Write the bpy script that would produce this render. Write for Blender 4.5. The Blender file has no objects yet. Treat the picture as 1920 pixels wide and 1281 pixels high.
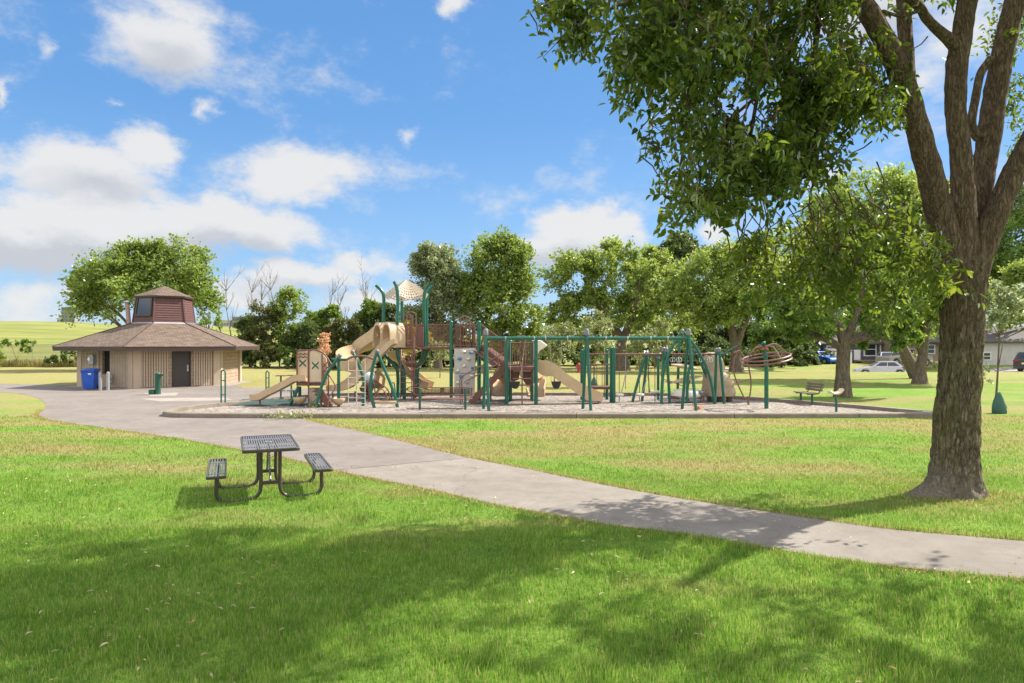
import bpy, bmesh, math, random
import numpy as np
from mathutils import Vector, Matrix, noise as mnoise
R = math.radians
rng = np.random.default_rng(7)
random.seed(7)
scene = bpy.context.scene
C = scene.collection

# ---------------------------------------------------------------- camera
H, F, HY = 2.3, 1280.0, 646.0            # eye height, focal length in photo pixels, horizon row
cam = bpy.data.cameras.new('camera'); camo = bpy.data.objects.new('camera', cam); C.objects.link(camo)
camo.location = (0, 0, H); camo.rotation_euler = (R(90), 0, 0)
cam.sensor_width = 36; cam.lens = 24; cam.shift_y = (HY-640.5)/1920
cam.clip_start = .1; cam.clip_end = 3000
scene.camera = camo
def W(px, py, Y):                        # photo pixel at a given distance -> world point
    return Vector(((px-960)*Y/F, Y, H-(py-HY)*Y/F))
def G(px, py):                           # photo pixel on the flat ground -> (x, y)
    Y = F*H/(py-HY); return ((px-960)*Y/F, Y)

# ---------------------------------------------------------------- light
SUN_EL = R(46); SUN_H = (0.915, 0.403)   # the sun stands to the right, a little beyond
sdir = Vector((SUN_H[0]*math.cos(SUN_EL), SUN_H[1]*math.cos(SUN_EL), math.sin(SUN_EL)))
sun = bpy.data.lights.new('sun', 'SUN'); suno = bpy.data.objects.new('sun', sun); C.objects.link(suno)
sun.energy = 4.2; sun.angle = R(.55); sun.color = (1, .93, .82)
suno.rotation_euler = sdir.to_track_quat('Z', 'Y').to_euler()
suno.location = (20, 10, 40)
scene.view_settings.view_transform = 'Standard'; scene.view_settings.look = 'None'
scene.view_settings.exposure = 1.2; scene.view_settings.gamma = 1
scene.cycles.max_bounces = 8; scene.cycles.diffuse_bounces = 4; scene.cycles.transmission_bounces = 6
scene.cycles.transparent_max_bounces = 12; scene.cycles.use_denoising = True
scene.cycles.sample_clamp_indirect = 8

world = bpy.data.worlds.new('World'); scene.world = world; world.use_nodes = True
def build_world():
    nt = world.node_tree; N = nt.nodes; L = nt.links
    for n in list(N): N.remove(n)
    out = N.new('ShaderNodeOutputWorld'); bg = N.new('ShaderNodeBackground')
    sky = N.new('ShaderNodeTexSky'); sky.sky_type = 'NISHITA'; sky.sun_disc = False
    sky.sun_elevation = SUN_EL; sky.sun_rotation = math.atan2(SUN_H[0], SUN_H[1])
    sky.air_density = 1.0; sky.dust_density = .35; sky.ozone_density = 2.2
    hs = N.new('ShaderNodeHueSaturation'); hs.inputs['Saturation'].default_value = 1.12; hs.inputs['Value'].default_value = 1.3
    L.new(sky.outputs[0], hs.inputs['Color'])
    tc = N.new('ShaderNodeTexCoord'); D = tc.outputs['Generated']
    gr = N.new('ShaderNodeValToRGB'); e_ = gr.color_ramp.elements
    for i, (pos, col) in enumerate(((0, (2.7, 3.75, 5.0)), (.07, (1.65, 3.05, 5.0)), (.17, (1.35, 2.75, 4.9)), (.31, (.82, 2.15, 4.45)), (1, (.3, 1.15, 3.3)))):
        q = e_[i] if i < 2 else e_.new(pos)
        q.position = pos; q.color = (*col, 1)
    sp = N.new('ShaderNodeSeparateXYZ'); L.new(D, sp.inputs[0])
    def math_(op, a, b=None, c=None):
        m = N.new('ShaderNodeMath'); m.operation = op
        for i, v in enumerate((a, b, c)):
            if v is None: continue
            if isinstance(v, (int, float)): m.inputs[i].default_value = v
            else: L.new(v, m.inputs[i])
        return m.outputs[0]
    az = math_('ARCTAN2', sp.outputs['X'], sp.outputs['Y']); el = math_('ARCSINE', sp.outputs['Z'])
    cb = N.new('ShaderNodeCombineXYZ'); L.new(az, cb.inputs[0]); L.new(el, cb.inputs[1])
    def noise(scale, detail, rough=.58, off=(0, 0, 0), stretch=(1, 1, 1.6)):
        mp = N.new('ShaderNodeMapping'); mp.inputs['Location'].default_value = off; mp.inputs['Scale'].default_value = stretch
        L.new(D, mp.inputs['Vector'])
        n = N.new('ShaderNodeTexNoise'); n.inputs['Scale'].default_value = scale; n.inputs['Detail'].default_value = detail
        n.inputs['Roughness'].default_value = rough; L.new(mp.outputs[0], n.inputs['Vector']); return n
    nz = noise(8, 12, .66); nz2 = noise(16, 6, off=(3, 1, 2))
    wob = N.new('ShaderNodeVectorMath'); wob.operation = 'MULTIPLY_ADD'     # ragged cloud outlines
    L.new(nz2.outputs['Color'], wob.inputs[0]); wob.inputs[1].default_value = (.075, .055, 0)
    cb2 = N.new('ShaderNodeVectorMath'); cb2.operation = 'SUBTRACT'; L.new(cb.outputs[0], cb2.inputs[0]); cb2.inputs[1].default_value = (.0375, .0275, 0)
    L.new(cb2.outputs[0], wob.inputs[2]); AE = wob.outputs[0]
    def blobs(lst):
        acc = None
        for px, py, rx, ry, s in lst:
            a = math.atan((px-960)/F); e = math.atan((HY-py)/F*math.cos(a))
            k = math.cos(a)**2
            v = N.new('ShaderNodeVectorMath'); v.operation = 'SUBTRACT'; L.new(AE, v.inputs[0]); v.inputs[1].default_value = (a, e, 0)
            w = N.new('ShaderNodeVectorMath'); w.operation = 'MULTIPLY'; L.new(v.outputs[0], w.inputs[0]); w.inputs[1].default_value = (F/rx/k, F/ry/math.cos(a), 0)
            ln = N.new('ShaderNodeVectorMath'); ln.operation = 'LENGTH'; L.new(w.outputs[0], ln.inputs[0])
            d = math_('MULTIPLY_ADD', ln.outputs['Value'], -s, s)
            acc = d if acc is None else math_('MAXIMUM', acc, d)
        return acc
    cl = blobs([(300, 85, 150, 95, 1), (330, 10, 190, 60, .75), (150, 315, 190, 80, 1.25), (275, 280, 90, 50, 1.1), (545, 325, 140, 70, 1.2),
                (640, 310, 80, 40, .6), (200, 425, 330, 88, 1.6), (440, 425, 200, 62, 1.45), (40, 440, 200, 90, 1.5), (570, 520, 145, 44, 1.4), (650, 492, 90, 26, .8),
                (1090, 432, 130, 60, 1.6), (1030, 468, 100, 52, 1.4), (1160, 425, 70, 44, 1.3), (390, 212, 50, 28, .75), (765, 255, 42, 30, .7), (850, 8, 40, 34, .75),
                (450, 555, 90, 36, .75), (40, 575, 150, 60, .8), (1530, 325, 50, 45, 1), (1660, 15, 170, 75, .9), (140, 545, 40, 26, .7),
                (690, 565, 170, 36, .75), (95, 85, 30, 24, .5), (5, 170, 22, 32, .6), (200, 195, 26, 16, .5), (1340, 440, 50, 32, .9), (1800, 60, 160, 120, .8), (700, 560, 100, 30, .6)])
    sh = blobs([(130, 490, 330, 56, 1.3), (400, 470, 220, 40, 1.1), (300, 130, 120, 55, .8), (1060, 495, 130, 44, 1.2), (560, 548, 120, 24, .7), (180, 350, 130, 34, .6), (1660, 40, 160, 60, .7)])
    # extra bright cloud added out of view, above and behind, to lift the shade
    def sstep(v, a, b_):
        m = N.new('ShaderNodeMapRange'); m.interpolation_type = 'SMOOTHSTEP'; L.new(v, m.inputs['Value']); m.inputs['From Min'].default_value = a; m.inputs['From Max'].default_value = b_; return m.outputs[0]
    mask = math_('MAXIMUM', sstep(el, R(31), R(42)), sstep(math_('ABSOLUTE', az), R(44), R(62)))
    nb = noise(2.6, 6, .55, (5, 2, 1), (1, 1, 1))
    cl = math_('MAXIMUM', cl, math_('MULTIPLY', mask, math_('MULTIPLY_ADD', math_('SUBTRACT', nb.outputs['Fac'], .5), 4.0, .55)))
    dens = math_('ADD', cl, math_('MULTIPLY', math_('SUBTRACT', nz.outputs['Fac'], .5), 2.0))
    mr = N.new('ShaderNodeMapRange'); mr.interpolation_type = 'SMOOTHSTEP'
    L.new(dens, mr.inputs['Value']); mr.inputs['From Min'].default_value = .0; mr.inputs['From Max'].default_value = .72
    # greyer cloud bases, before the added unseen fill cloud is mixed in
    shv = math_('ADD', sh, math_('MULTIPLY', math_('SUBTRACT', nz.outputs['Fac'], .5), .9))
    ms = N.new('ShaderNodeMapRange'); ms.interpolation_type = 'SMOOTHSTEP'; L.new(shv, ms.inputs['Value'])
    ms.inputs['From Min'].default_value = -.1; ms.inputs['From Max'].default_value = .75
    cc = N.new('ShaderNodeMix'); cc.data_type = 'RGBA'
    L.new(ms.outputs[0], cc.inputs[0]); cc.inputs[6].default_value = (5.0, 4.95, 4.9, 1); cc.inputs[7].default_value = (3.5, 3.6, 3.85, 1)
    cb_ = N.new('ShaderNodeMix'); cb_.data_type = 'RGBA'; L.new(mask, cb_.inputs[0]); L.new(cc.outputs[2], cb_.inputs[6]); cb_.inputs[7].default_value = (11.5, 11.2, 10.8, 1)
    L.new(el, gr.inputs[0]); sm = N.new('ShaderNodeMix'); sm.data_type = 'RGBA'; sm.inputs[0].default_value = .78; L.new(hs.outputs[0], sm.inputs[6]); L.new(gr.outputs[0], sm.inputs[7])
    # thin milky veil low over the horizon
    veil = N.new('ShaderNodeMapRange'); veil.interpolation_type = 'SMOOTHSTEP'; L.new(el, veil.inputs['Value'])
    veil.inputs['From Min'].default_value = .10; veil.inputs['From Max'].default_value = -.02; veil.inputs['To Max'].default_value = .25
    vm = N.new('ShaderNodeMix'); vm.data_type = 'RGBA'; L.new(veil.outputs[0], vm.inputs[0]); L.new(sm.outputs[2], vm.inputs[6]); vm.inputs[7].default_value = (3.0, 4.1, 5.6, 1)
    mx = N.new('ShaderNodeMix'); mx.data_type = 'RGBA'
    L.new(math_('MULTIPLY', mr.outputs[0], .93), mx.inputs[0]); L.new(vm.outputs[2], mx.inputs[6]); L.new(cb_.outputs[2], mx.inputs[7])
    L.new(mx.outputs[2], bg.inputs['Color']); bg.inputs['Strength'].default_value = 0.075
    L.new(bg.outputs[0], out.inputs[0])
build_world()

# ---------------------------------------------------------------- materials
def nodes_of(m):
    m.use_nodes = True; nt = m.node_tree
    for n in list(nt.nodes): nt.nodes.remove(n)
    return nt, nt.nodes, nt.links
def ramp2(N, L, fac, c1, c2, a=.35, b=.65):
    r = N.new('ShaderNodeValToRGB'); r.color_ramp.elements[0].position = a; r.color_ramp.elements[1].position = b
    r.color_ramp.elements[0].color = (*c1, 1); r.color_ramp.elements[1].color = (*c2, 1); L.new(fac, r.inputs[0]); return r.outputs[0]
def tnoise(N, L, vec, scale, detail=4, rough=.55):
    n = N.new('ShaderNodeTexNoise'); n.inputs['Scale'].default_value = scale; n.inputs['Detail'].default_value = detail
    n.inputs['Roughness'].default_value = rough; L.new(vec, n.inputs['Vector']); return n.outputs['Fac']
def mixc(N, L, fac, a, b, blend='MIX'):
    m = N.new('ShaderNodeMix'); m.data_type = 'RGBA'; m.blend_type = blend
    for s, v in ((m.inputs[0], fac), (m.inputs[6], a), (m.inputs[7], b)):
        if isinstance(v, (int, float)): s.default_value = v
        elif isinstance(v, tuple): s.default_value = (*v, 1)[:4]
        else: L.new(v, s)
    return m.outputs[2]
def mat(name, c1, c2=None, scale=6, rough=.6, bump=0, bscale=None, metallic=0, coat=0, dirt=None, dscale=1.5, stretch=None):
    m = bpy.data.materials.new(name); nt, N, L = nodes_of(m)
    out = N.new('ShaderNodeOutputMaterial'); p = N.new('ShaderNodeBsdfPrincipled'); L.new(p.outputs[0], out.inputs[0])
    tc = N.new('ShaderNodeTexCoord'); V = tc.outputs['Object']
    if stretch:
        mp = N.new('ShaderNodeMapping'); mp.inputs['Scale'].default_value = stretch; L.new(V, mp.inputs[0]); V = mp.outputs[0]
    c2 = c2 or tuple(min(1, c*1.22) for c in c1)
    col = ramp2(N, L, tnoise(N, L, V, scale, 5, .62), c1, c2, .3, .7)
    if dirt:
        f = N.new('ShaderNodeMapRange'); L.new(tnoise(N, L, V, dscale, 6, .65), f.inputs[0]); f.inputs[1].default_value = .48; f.inputs[2].default_value = .75; f.inputs[4].default_value = .75
        col = mixc(N, L, f.outputs[0], col, dirt)
    L.new(col, p.inputs['Base Color']); p.inputs['Metallic'].default_value = metallic
    rr = N.new('ShaderNodeMapRange'); L.new(tnoise(N, L, V, scale*2.3, 3), rr.inputs[0]); rr.inputs[3].default_value = max(0, rough-.1); rr.inputs[4].default_value = min(1, rough+.1)
    L.new(rr.outputs[0], p.inputs['Roughness'])
    if coat: p.inputs['Coat Weight'].default_value = coat; p.inputs['Coat Roughness'].default_value = .12
    if bump:
        b = N.new('ShaderNodeBump'); b.inputs['Strength'].default_value = bump; b.inputs['Distance'].default_value = .02
        L.new(tnoise(N, L, V, bscale or scale*4, 6, .65), b.inputs['Height']); L.new(b.outputs[0], p.inputs['Normal'])
    return m
def leafmat(name, c1, c2, c3=None, trans=.42, gloss=.25):
    """per-leaf tone attribute picks a colour between c1 and c2, a few leaves turn to c3"""
    m = bpy.data.materials.new(name); nt, N, L = nodes_of(m)
    out = N.new('ShaderNodeOutputMaterial')
    at = N.new('ShaderNodeAttribute'); at.attribute_name = 'tone'
    col = ramp2(N, L, at.outputs['Fac'], c1, c2, .1, .9)
    if c3:
        mr = N.new('ShaderNodeMapRange'); L.new(at.outputs['Fac'], mr.inputs[0]); mr.inputs[1].default_value = .9; mr.inputs[2].default_value = .98
        col = mixc(N, L, mr.outputs[0], col, c3)
    df = N.new('ShaderNodeBsdfDiffuse'); tr = N.new('ShaderNodeBsdfTranslucent'); gl = N.new('ShaderNodeBsdfGlossy'); gl.inputs['Roughness'].default_value = .42
    L.new(col, df.inputs['Color'])
    hs = N.new('ShaderNodeHueSaturation'); hs.inputs['Hue'].default_value = .485; hs.inputs['Saturation'].default_value = 1.1; hs.inputs['Value'].default_value = 1.7; L.new(col, hs.inputs['Color']); L.new(hs.outputs[0], tr.inputs['Color'])
    m1 = N.new('ShaderNodeMixShader'); m1.inputs[0].default_value = trans; L.new(df.outputs[0], m1.inputs[1]); L.new(tr.outputs[0], m1.inputs[2])
    fr = N.new('ShaderNodeFresnel'); fr.inputs[0].default_value = 1.38
    mm = N.new('ShaderNodeMath'); mm.operation = 'MULTIPLY'; L.new(fr.outputs[0], mm.inputs[0]); mm.inputs[1].default_value = gloss*2
    gl.inputs['Color'].default_value = (.8, .85, .8, 1)
    m2 = N.new('ShaderNodeMixShader'); L.new(mm.outputs[0], m2.inputs[0]); L.new(m1.outputs[0], m2.inputs[1]); L.new(gl.outputs[0], m2.inputs[2])
    L.new(m2.outputs[0], out.inputs[0]); return m

GREEN = (.075, .17, .018); DRY = (.36, .29, .11)
def lawn_colour(N, L, V):
    """mown lawn: lush and parched patches; drier towards the far field"""
    sp = N.new('ShaderNodeSeparateXYZ'); L.new(V, sp.inputs[0])
    g = ramp2(N, L, tnoise(N, L, V, .55, 5, .6), (.085, .215, .026), (.185, .325, .055), .35, .65)
    g = mixc(N, L, .55, g, ramp2(N, L, tnoise(N, L, V, 14, 4, .7), (.075, .18, .018), (.30, .42, .09), .3, .7))
    g = mixc(N, L, .5, g, ramp2(N, L, tnoise(N, L, V, 2.6, 5, .65), (.62, .72, .6), (1.35, 1.22, 1.25), .32, .68), 'MULTIPLY')
    mp = N.new('ShaderNodeMapping'); mp.inputs['Scale'].default_value = (.55, 1.3, 1); L.new(V, mp.inputs[0])
    d1 = tnoise(N, L, mp.outputs[0], .34, 6, .6)
    dy = N.new('ShaderNodeMapRange'); L.new(sp.outputs['Y'], dy.inputs[0]); dy.inputs[1].default_value = 6; dy.inputs[2].default_value = 17; dy.inputs[3].default_value = -.10; dy.inputs[4].default_value = .08
    dy2 = N.new('ShaderNodeMapRange'); L.new(sp.outputs['Y'], dy2.inputs[0]); dy2.inputs[1].default_value = 32; dy2.inputs[2].default_value = 46; dy2.inputs[3].default_value = 0; dy2.inputs[4].default_value = .12
    dx = N.new('ShaderNodeMapRange'); L.new(sp.outputs['X'], dx.inputs[0]); dx.inputs[1].default_value = -4; dx.inputs[2].default_value = 16; dx.inputs[3].default_value = .1; dx.inputs[4].default_value = -.1
    def add(a, b):
        m = N.new('ShaderNodeMath'); m.operation = 'ADD'; L.new(a, m.inputs[0]); L.new(b, m.inputs[1]); return m.outputs[0]
    mx = N.new('ShaderNodeMath'); mx.operation = 'MULTIPLY'; L.new(dx.outputs[0], mx.inputs[0])
    fy = N.new('ShaderNodeMapRange'); L.new(sp.outputs['Y'], fy.inputs[0]); fy.inputs[1].default_value = 24; fy.inputs[2].default_value = 34; L.new(fy.outputs[0], mx.inputs[1])
    s = add(add(add(d1, dy.outputs[0]), dy2.outputs[0]), mx.outputs[0])
    mr = N.new('ShaderNodeMapRange'); mr.interpolation_type = 'SMOOTHSTEP'; L.new(s, mr.inputs[0]); mr.inputs[1].default_value = .43; mr.inputs[2].default_value = .66; mr.inputs[4].default_value = .92
    dry = ramp2(N, L, tnoise(N, L, V, 9, 4, .7), (.20, .19, .065), (.385, .33, .15), .3, .7)
    return mixc(N, L, mr.outputs[0], g, dry)
def make_ground_mat():
    m = bpy.data.materials.new('lawn'); nt, N, L = nodes_of(m)
    out = N.new('ShaderNodeOutputMaterial'); p = N.new('ShaderNodeBsdfPrincipled'); L.new(p.outputs[0], out.inputs[0])
    ge = N.new('ShaderNodeNewGeometry'); V = ge.outputs['Position']
    c = lawn_colour(N, L, V)
    fine = tnoise(N, L, V, 45, 6, .75)
    c = mixc(N, L, .45, c, ramp2(N, L, fine, (.5, .5, .5), (1.35, 1.35, 1.3), .3, .7), 'MULTIPLY')
    L.new(c, p.inputs['Base Color']); p.inputs['Roughness'].default_value = .95; p.inputs['Specular IOR Level'].default_value = .1
    b = N.new('ShaderNodeBump'); b.inputs['Strength'].default_value = .9; b.inputs['Distance'].default_value = .05; L.new(fine, b.inputs['Height']); L.new(b.outputs[0], p.inputs['Normal'])
    return m
def make_blade_mat(name='grass_blade', dry=False):
    m = bpy.data.materials.new(name); nt, N, L = nodes_of(m)
    out = N.new('ShaderNodeOutputMaterial'); ge = N.new('ShaderNodeNewGeometry'); V = ge.outputs['Position']
    at = N.new('ShaderNodeAttribute'); at.attribute_name = 'tone'
    if dry: c = ramp2(N, L, at.outputs['Fac'], (.20, .18, .05), (.52, .42, .2), 0, 1)
    else:
        c = mixc(N, L, .6, lawn_colour(N, L, V), ramp2(N, L, at.outputs['Fac'], (.42, .52, .40), (1.75, 1.6, 1.5), 0, .9), 'MULTIPLY')
        mr = N.new('ShaderNodeMapRange'); L.new(at.outputs['Fac'], mr.inputs[0]); mr.inputs[1].default_value = .86; mr.inputs[2].default_value = .97
        c = mixc(N, L, mr.outputs[0], c, (.42, .35, .16))
    df = N.new('ShaderNodeBsdfDiffuse'); tr = N.new('ShaderNodeBsdfTranslucent'); L.new(c, df.inputs[0])
    hs = N.new('ShaderNodeHueSaturation'); hs.inputs['Value'].default_value = 1.5; hs.inputs['Hue'].default_value = .49; L.new(c, hs.inputs['Color']); L.new(hs.outputs[0], tr.inputs[0])
    mx = N.new('ShaderNodeMixShader'); mx.inputs[0].default_value = .4; L.new(df.outputs[0], mx.inputs[1]); L.new(tr.outputs[0], mx.inputs[2]); L.new(mx.outputs[0], out.inputs[0])
    return m
def asphalt(name, c1, c2, crack=True):
    m = bpy.data.materials.new(name); nt, N, L = nodes_of(m)
    out = N.new('ShaderNodeOutputMaterial'); p = N.new('ShaderNodeBsdfPrincipled'); L.new(p.outputs[0], out.inputs[0])
    V = N.new('ShaderNodeNewGeometry').outputs['Position']
    c = ramp2(N, L, tnoise(N, L, V, .5, 6, .6), c1, c2, .3, .7)
    agg = tnoise(N, L, V, 90, 4, .8)
    c = mixc(N, L, .55, c, ramp2(N, L, agg, (.55, .55, .55), (1.4, 1.4, 1.4), .3, .7), 'MULTIPLY')
    c = mixc(N, L, .6, c, ramp2(N, L, tnoise(N, L, V, 2.2, 7, .75), (.76, .73, .70), (1.16, 1.16, 1.16), .35, .65), 'MULTIPLY')
    if crack:
        vo = N.new('ShaderNodeTexVoronoi'); vo.feature = 'DISTANCE_TO_EDGE'; vo.inputs['Scale'].default_value = .22
        wv = N.new('ShaderNodeMapping'); L.new(V, wv.inputs[0])
        nn = N.new('ShaderNodeTexNoise'); nn.inputs['Scale'].default_value = 1.4; nn.inputs['Detail'].default_value = 5; L.new(V, nn.inputs['Vector'])
        va = N.new('ShaderNodeVectorMath'); va.operation = 'MULTIPLY_ADD'; L.new(nn.outputs['Color'], va.inputs[0]); va.inputs[1].default_value = (1.2, 1.2, 0); L.new(V, va.inputs[2]); L.new(va.outputs[0], vo.inputs['Vector'])
        cr = N.new('ShaderNodeMapRange'); L.new(vo.outputs['Distance'], cr.inputs[0]); cr.inputs[1].default_value = .0; cr.inputs[2].default_value = .0035; cr.inputs[3].default_value = .38; cr.inputs[4].default_value = 0
        c = mixc(N, L, cr.outputs[0], c, (.07, .06, .05))
    L.new(c, p.inputs['Base Color']); p.inputs['Roughness'].default_value = .9; p.inputs['Specular IOR Level'].default_value = .25
    b = N.new('ShaderNodeBump'); b.inputs['Strength'].default_value = .5; b.inputs['Distance'].default_value = .008; L.new(agg, b.inputs['Height']); L.new(b.outputs[0], p.inputs['Normal'])
    return m
def gravelmat():
    m = bpy.data.materials.new('pea_gravel'); nt, N, L = nodes_of(m)
    out = N.new('ShaderNodeOutputMaterial'); p = N.new('ShaderNodeBsdfPrincipled'); L.new(p.outputs[0], out.inputs[0])
    V = N.new('ShaderNodeNewGeometry').outputs['Position']
    vo = N.new('ShaderNodeTexVoronoi'); vo.inputs['Scale'].default_value = 16; L.new(V, vo.inputs['Vector'])
    sp = N.new('ShaderNodeSeparateColor'); L.new(vo.outputs['Color'], sp.inputs[0])
    c = ramp2(N, L, sp.outputs[0], (.095, .08, .068), (.40, .35, .30), .05, .95)
    c = mixc(N, L, .5, c, ramp2(N, L, tnoise(N, L, V, .8, 5, .6), (.78, .78, .82), (1.15, 1.1, 1.05), .3, .7), 'MULTIPLY')
    L.new(c, p.inputs['Base Color']); p.inputs['Roughness'].default_value = .9
    b = N.new('ShaderNodeBump'); b.inputs['Strength'].default_value = 1; b.inputs['Distance'].default_value = .04; b.invert = True; L.new(vo.outputs['Distance'], b.inputs['Height']); L.new(b.outputs[0], p.inputs['Normal'])
    return m
def barkmat(name, c1, c2, moss=None, sc=1.0, bump=1.0):
    m = bpy.data.materials.new(name); nt, N, L = nodes_of(m)
    out = N.new('ShaderNodeOutputMaterial'); p = N.new('ShaderNodeBsdfPrincipled'); L.new(p.outputs[0], out.inputs[0])
    V = N.new('ShaderNodeTexCoord').outputs['Object']
    mp = N.new('ShaderNodeMapping'); mp.inputs['Scale'].default_value = (1, 1, .2); L.new(V, mp.inputs[0])
    def ridge(scale, det):
        f = tnoise(N, L, mp.outputs[0], scale*sc, det, .6); a = N.new('ShaderNodeMath'); a.operation = 'SUBTRACT'; L.new(f, a.inputs[0]); a.inputs[1].default_value = .5
        b_ = N.new('ShaderNodeMath'); b_.operation = 'ABSOLUTE'; L.new(a.outputs[0], b_.inputs[0]); c_ = N.new('ShaderNodeMapRange'); L.new(b_.outputs[0], c_.inputs[0]); c_.inputs[2].default_value = .11; return c_
    r1, r2 = ridge(15, 4), ridge(31, 3)
    rid = N.new('ShaderNodeMath'); rid.operation = 'MULTIPLY_ADD'; L.new(r1.outputs[0], rid.inputs[0]); rid.inputs[1].default_value = .6
    hh2 = N.new('ShaderNodeMath'); hh2.operation = 'MULTIPLY'; L.new(r2.outputs[0], hh2.inputs[0]); hh2.inputs[1].default_value = .4; L.new(hh2.outputs[0], rid.inputs[2])
    fine = tnoise(N, L, mp.outputs[0], 60*sc, 5, .75)
    c = ramp2(N, L, rid.outputs[0], c1, c2, 0, .9)
    c = mixc(N, L, .6, c, ramp2(N, L, fine, (.6, .6, .6), (1.35, 1.35, 1.35), .3, .7), 'MULTIPLY')
    if moss:
        f = N.new('ShaderNodeMapRange'); L.new(tnoise(N, L, V, 1.7, 6, .7), f.inputs[0]); f.inputs[1].default_value = .42; f.inputs[2].default_value = .68; f.inputs[4].default_value = .75
        sz = N.new('ShaderNodeSeparateXYZ'); L.new(V, sz.inputs[0]); hz = N.new('ShaderNodeMapRange'); hz.interpolation_type = 'SMOOTHSTEP'; L.new(sz.outputs['Z'], hz.inputs[0]); hz.inputs[1].default_value = 3.0; hz.inputs[2].default_value = 1.5
        lo = N.new('ShaderNodeMapRange'); lo.interpolation_type = 'SMOOTHSTEP'; L.new(sz.outputs['Z'], lo.inputs[0]); lo.inputs[1].default_value = .05; lo.inputs[2].default_value = .7
        mh = N.new('ShaderNodeMath'); mh.operation = 'MULTIPLY'; L.new(hz.outputs[0], mh.inputs[0]); L.new(lo.outputs[0], mh.inputs[1])
        mm_ = N.new('ShaderNodeMath'); mm_.operation = 'MULTIPLY'; L.new(f.outputs[0], mm_.inputs[0]); L.new(mh.outputs[0], mm_.inputs[1])
        c = mixc(N, L, hz.outputs[0], mixc(N, L, .55, c, (.15, .098, .062)), c)
        c = mixc(N, L, mm_.outputs[0], c, moss)
        ft = N.new('ShaderNodeMapRange'); ft.interpolation_type = 'SMOOTHSTEP'; L.new(sz.outputs['Z'], ft.inputs[0]); ft.inputs[1].default_value = .75; ft.inputs[2].default_value = .0; ft.inputs[4].default_value = .6; c = mixc(N, L, ft.outputs[0], c, mixc(N, L, .7, (.36, .31, .25), ramp2(N, L, fine, (.4, .4, .4), (1.4, 1.4, 1.4), .3, .7), 'MULTIPLY'))
        f2 = N.new('ShaderNodeMapRange'); L.new(tnoise(N, L, V, 11, 3, .5), f2.inputs[0]); f2.inputs[1].default_value = .70; f2.inputs[2].default_value = .74; f2.inputs[4].default_value = .55
        c = mixc(N, L, f2.outputs[0], c, (.42, .42, .36))
    L.new(c, p.inputs['Base Color']); p.inputs['Roughness'].default_value = .92; p.inputs['Specular IOR Level'].default_value = .2
    ad = N.new('ShaderNodeMath'); ad.operation = 'MULTIPLY_ADD'; L.new(fine, ad.inputs[0]); ad.inputs[1].default_value = .35; L.new(rid.outputs[0], ad.inputs[2])
    b = N.new('ShaderNodeBump'); b.inputs['Strength'].default_value = bump; b.inputs['Distance'].default_value = .045/sc; L.new(ad.outputs[0], b.inputs['Height']); L.new(b.outputs[0], p.inputs['Normal'])
    return m
def uvbrick(name, c1, c2, mortar, bw, bh, ms, rough=.9, bump=.6, stain=None, offset=.5):
    """courses laid on the UV map, which is in metres"""
    m = bpy.data.materials.new(name); nt, N, L = nodes_of(m)
    out = N.new('ShaderNodeOutputMaterial'); p = N.new('ShaderNodeBsdfPrincipled'); L.new(p.outputs[0], out.inputs[0])
    tc = N.new('ShaderNodeTexCoord')
    br = N.new('ShaderNodeTexBrick'); L.new(tc.outputs['UV'], br.inputs['Vector']); br.offset = offset
    br.inputs['Color1'].default_value = (*c1, 1); br.inputs['Color2'].default_value = (*c2, 1); br.inputs['Mortar'].default_value = (*mortar, 1)
    br.inputs['Scale'].default_value = 1; br.inputs['Brick Width'].default_value = bw; br.inputs['Row Height'].default_value = bh; br.inputs['Mortar Size'].default_value = ms; br.inputs['Mortar Smooth'].default_value = .3
    c = mixc(N, L, .6, br.outputs['Color'], ramp2(N, L, tnoise(N, L, tc.outputs['Object'], 4, 6, .7), (.7, .7, .7), (1.25, 1.23, 1.2), .3, .7), 'MULTIPLY')
    c = mixc(N, L, .4, c, ramp2(N, L, tnoise(N, L, tc.outputs['Object'], 40, 3, .7), (.6, .6, .6), (1.35, 1.35, 1.35), .3, .7), 'MULTIPLY')
    L.new(c, p.inputs['Base Color']); p.inputs['Roughness'].default_value = rough; p.inputs['Specular IOR Level'].default_value = .25
    b = N.new('ShaderNodeBump'); b.inputs['Strength'].default_value = bump; b.inputs['Distance'].default_value = .012; b.invert = True; L.new(br.outputs['Fac'], b.inputs['Height']); L.new(b.outputs[0], p.inputs['Normal'])
    return m
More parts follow.
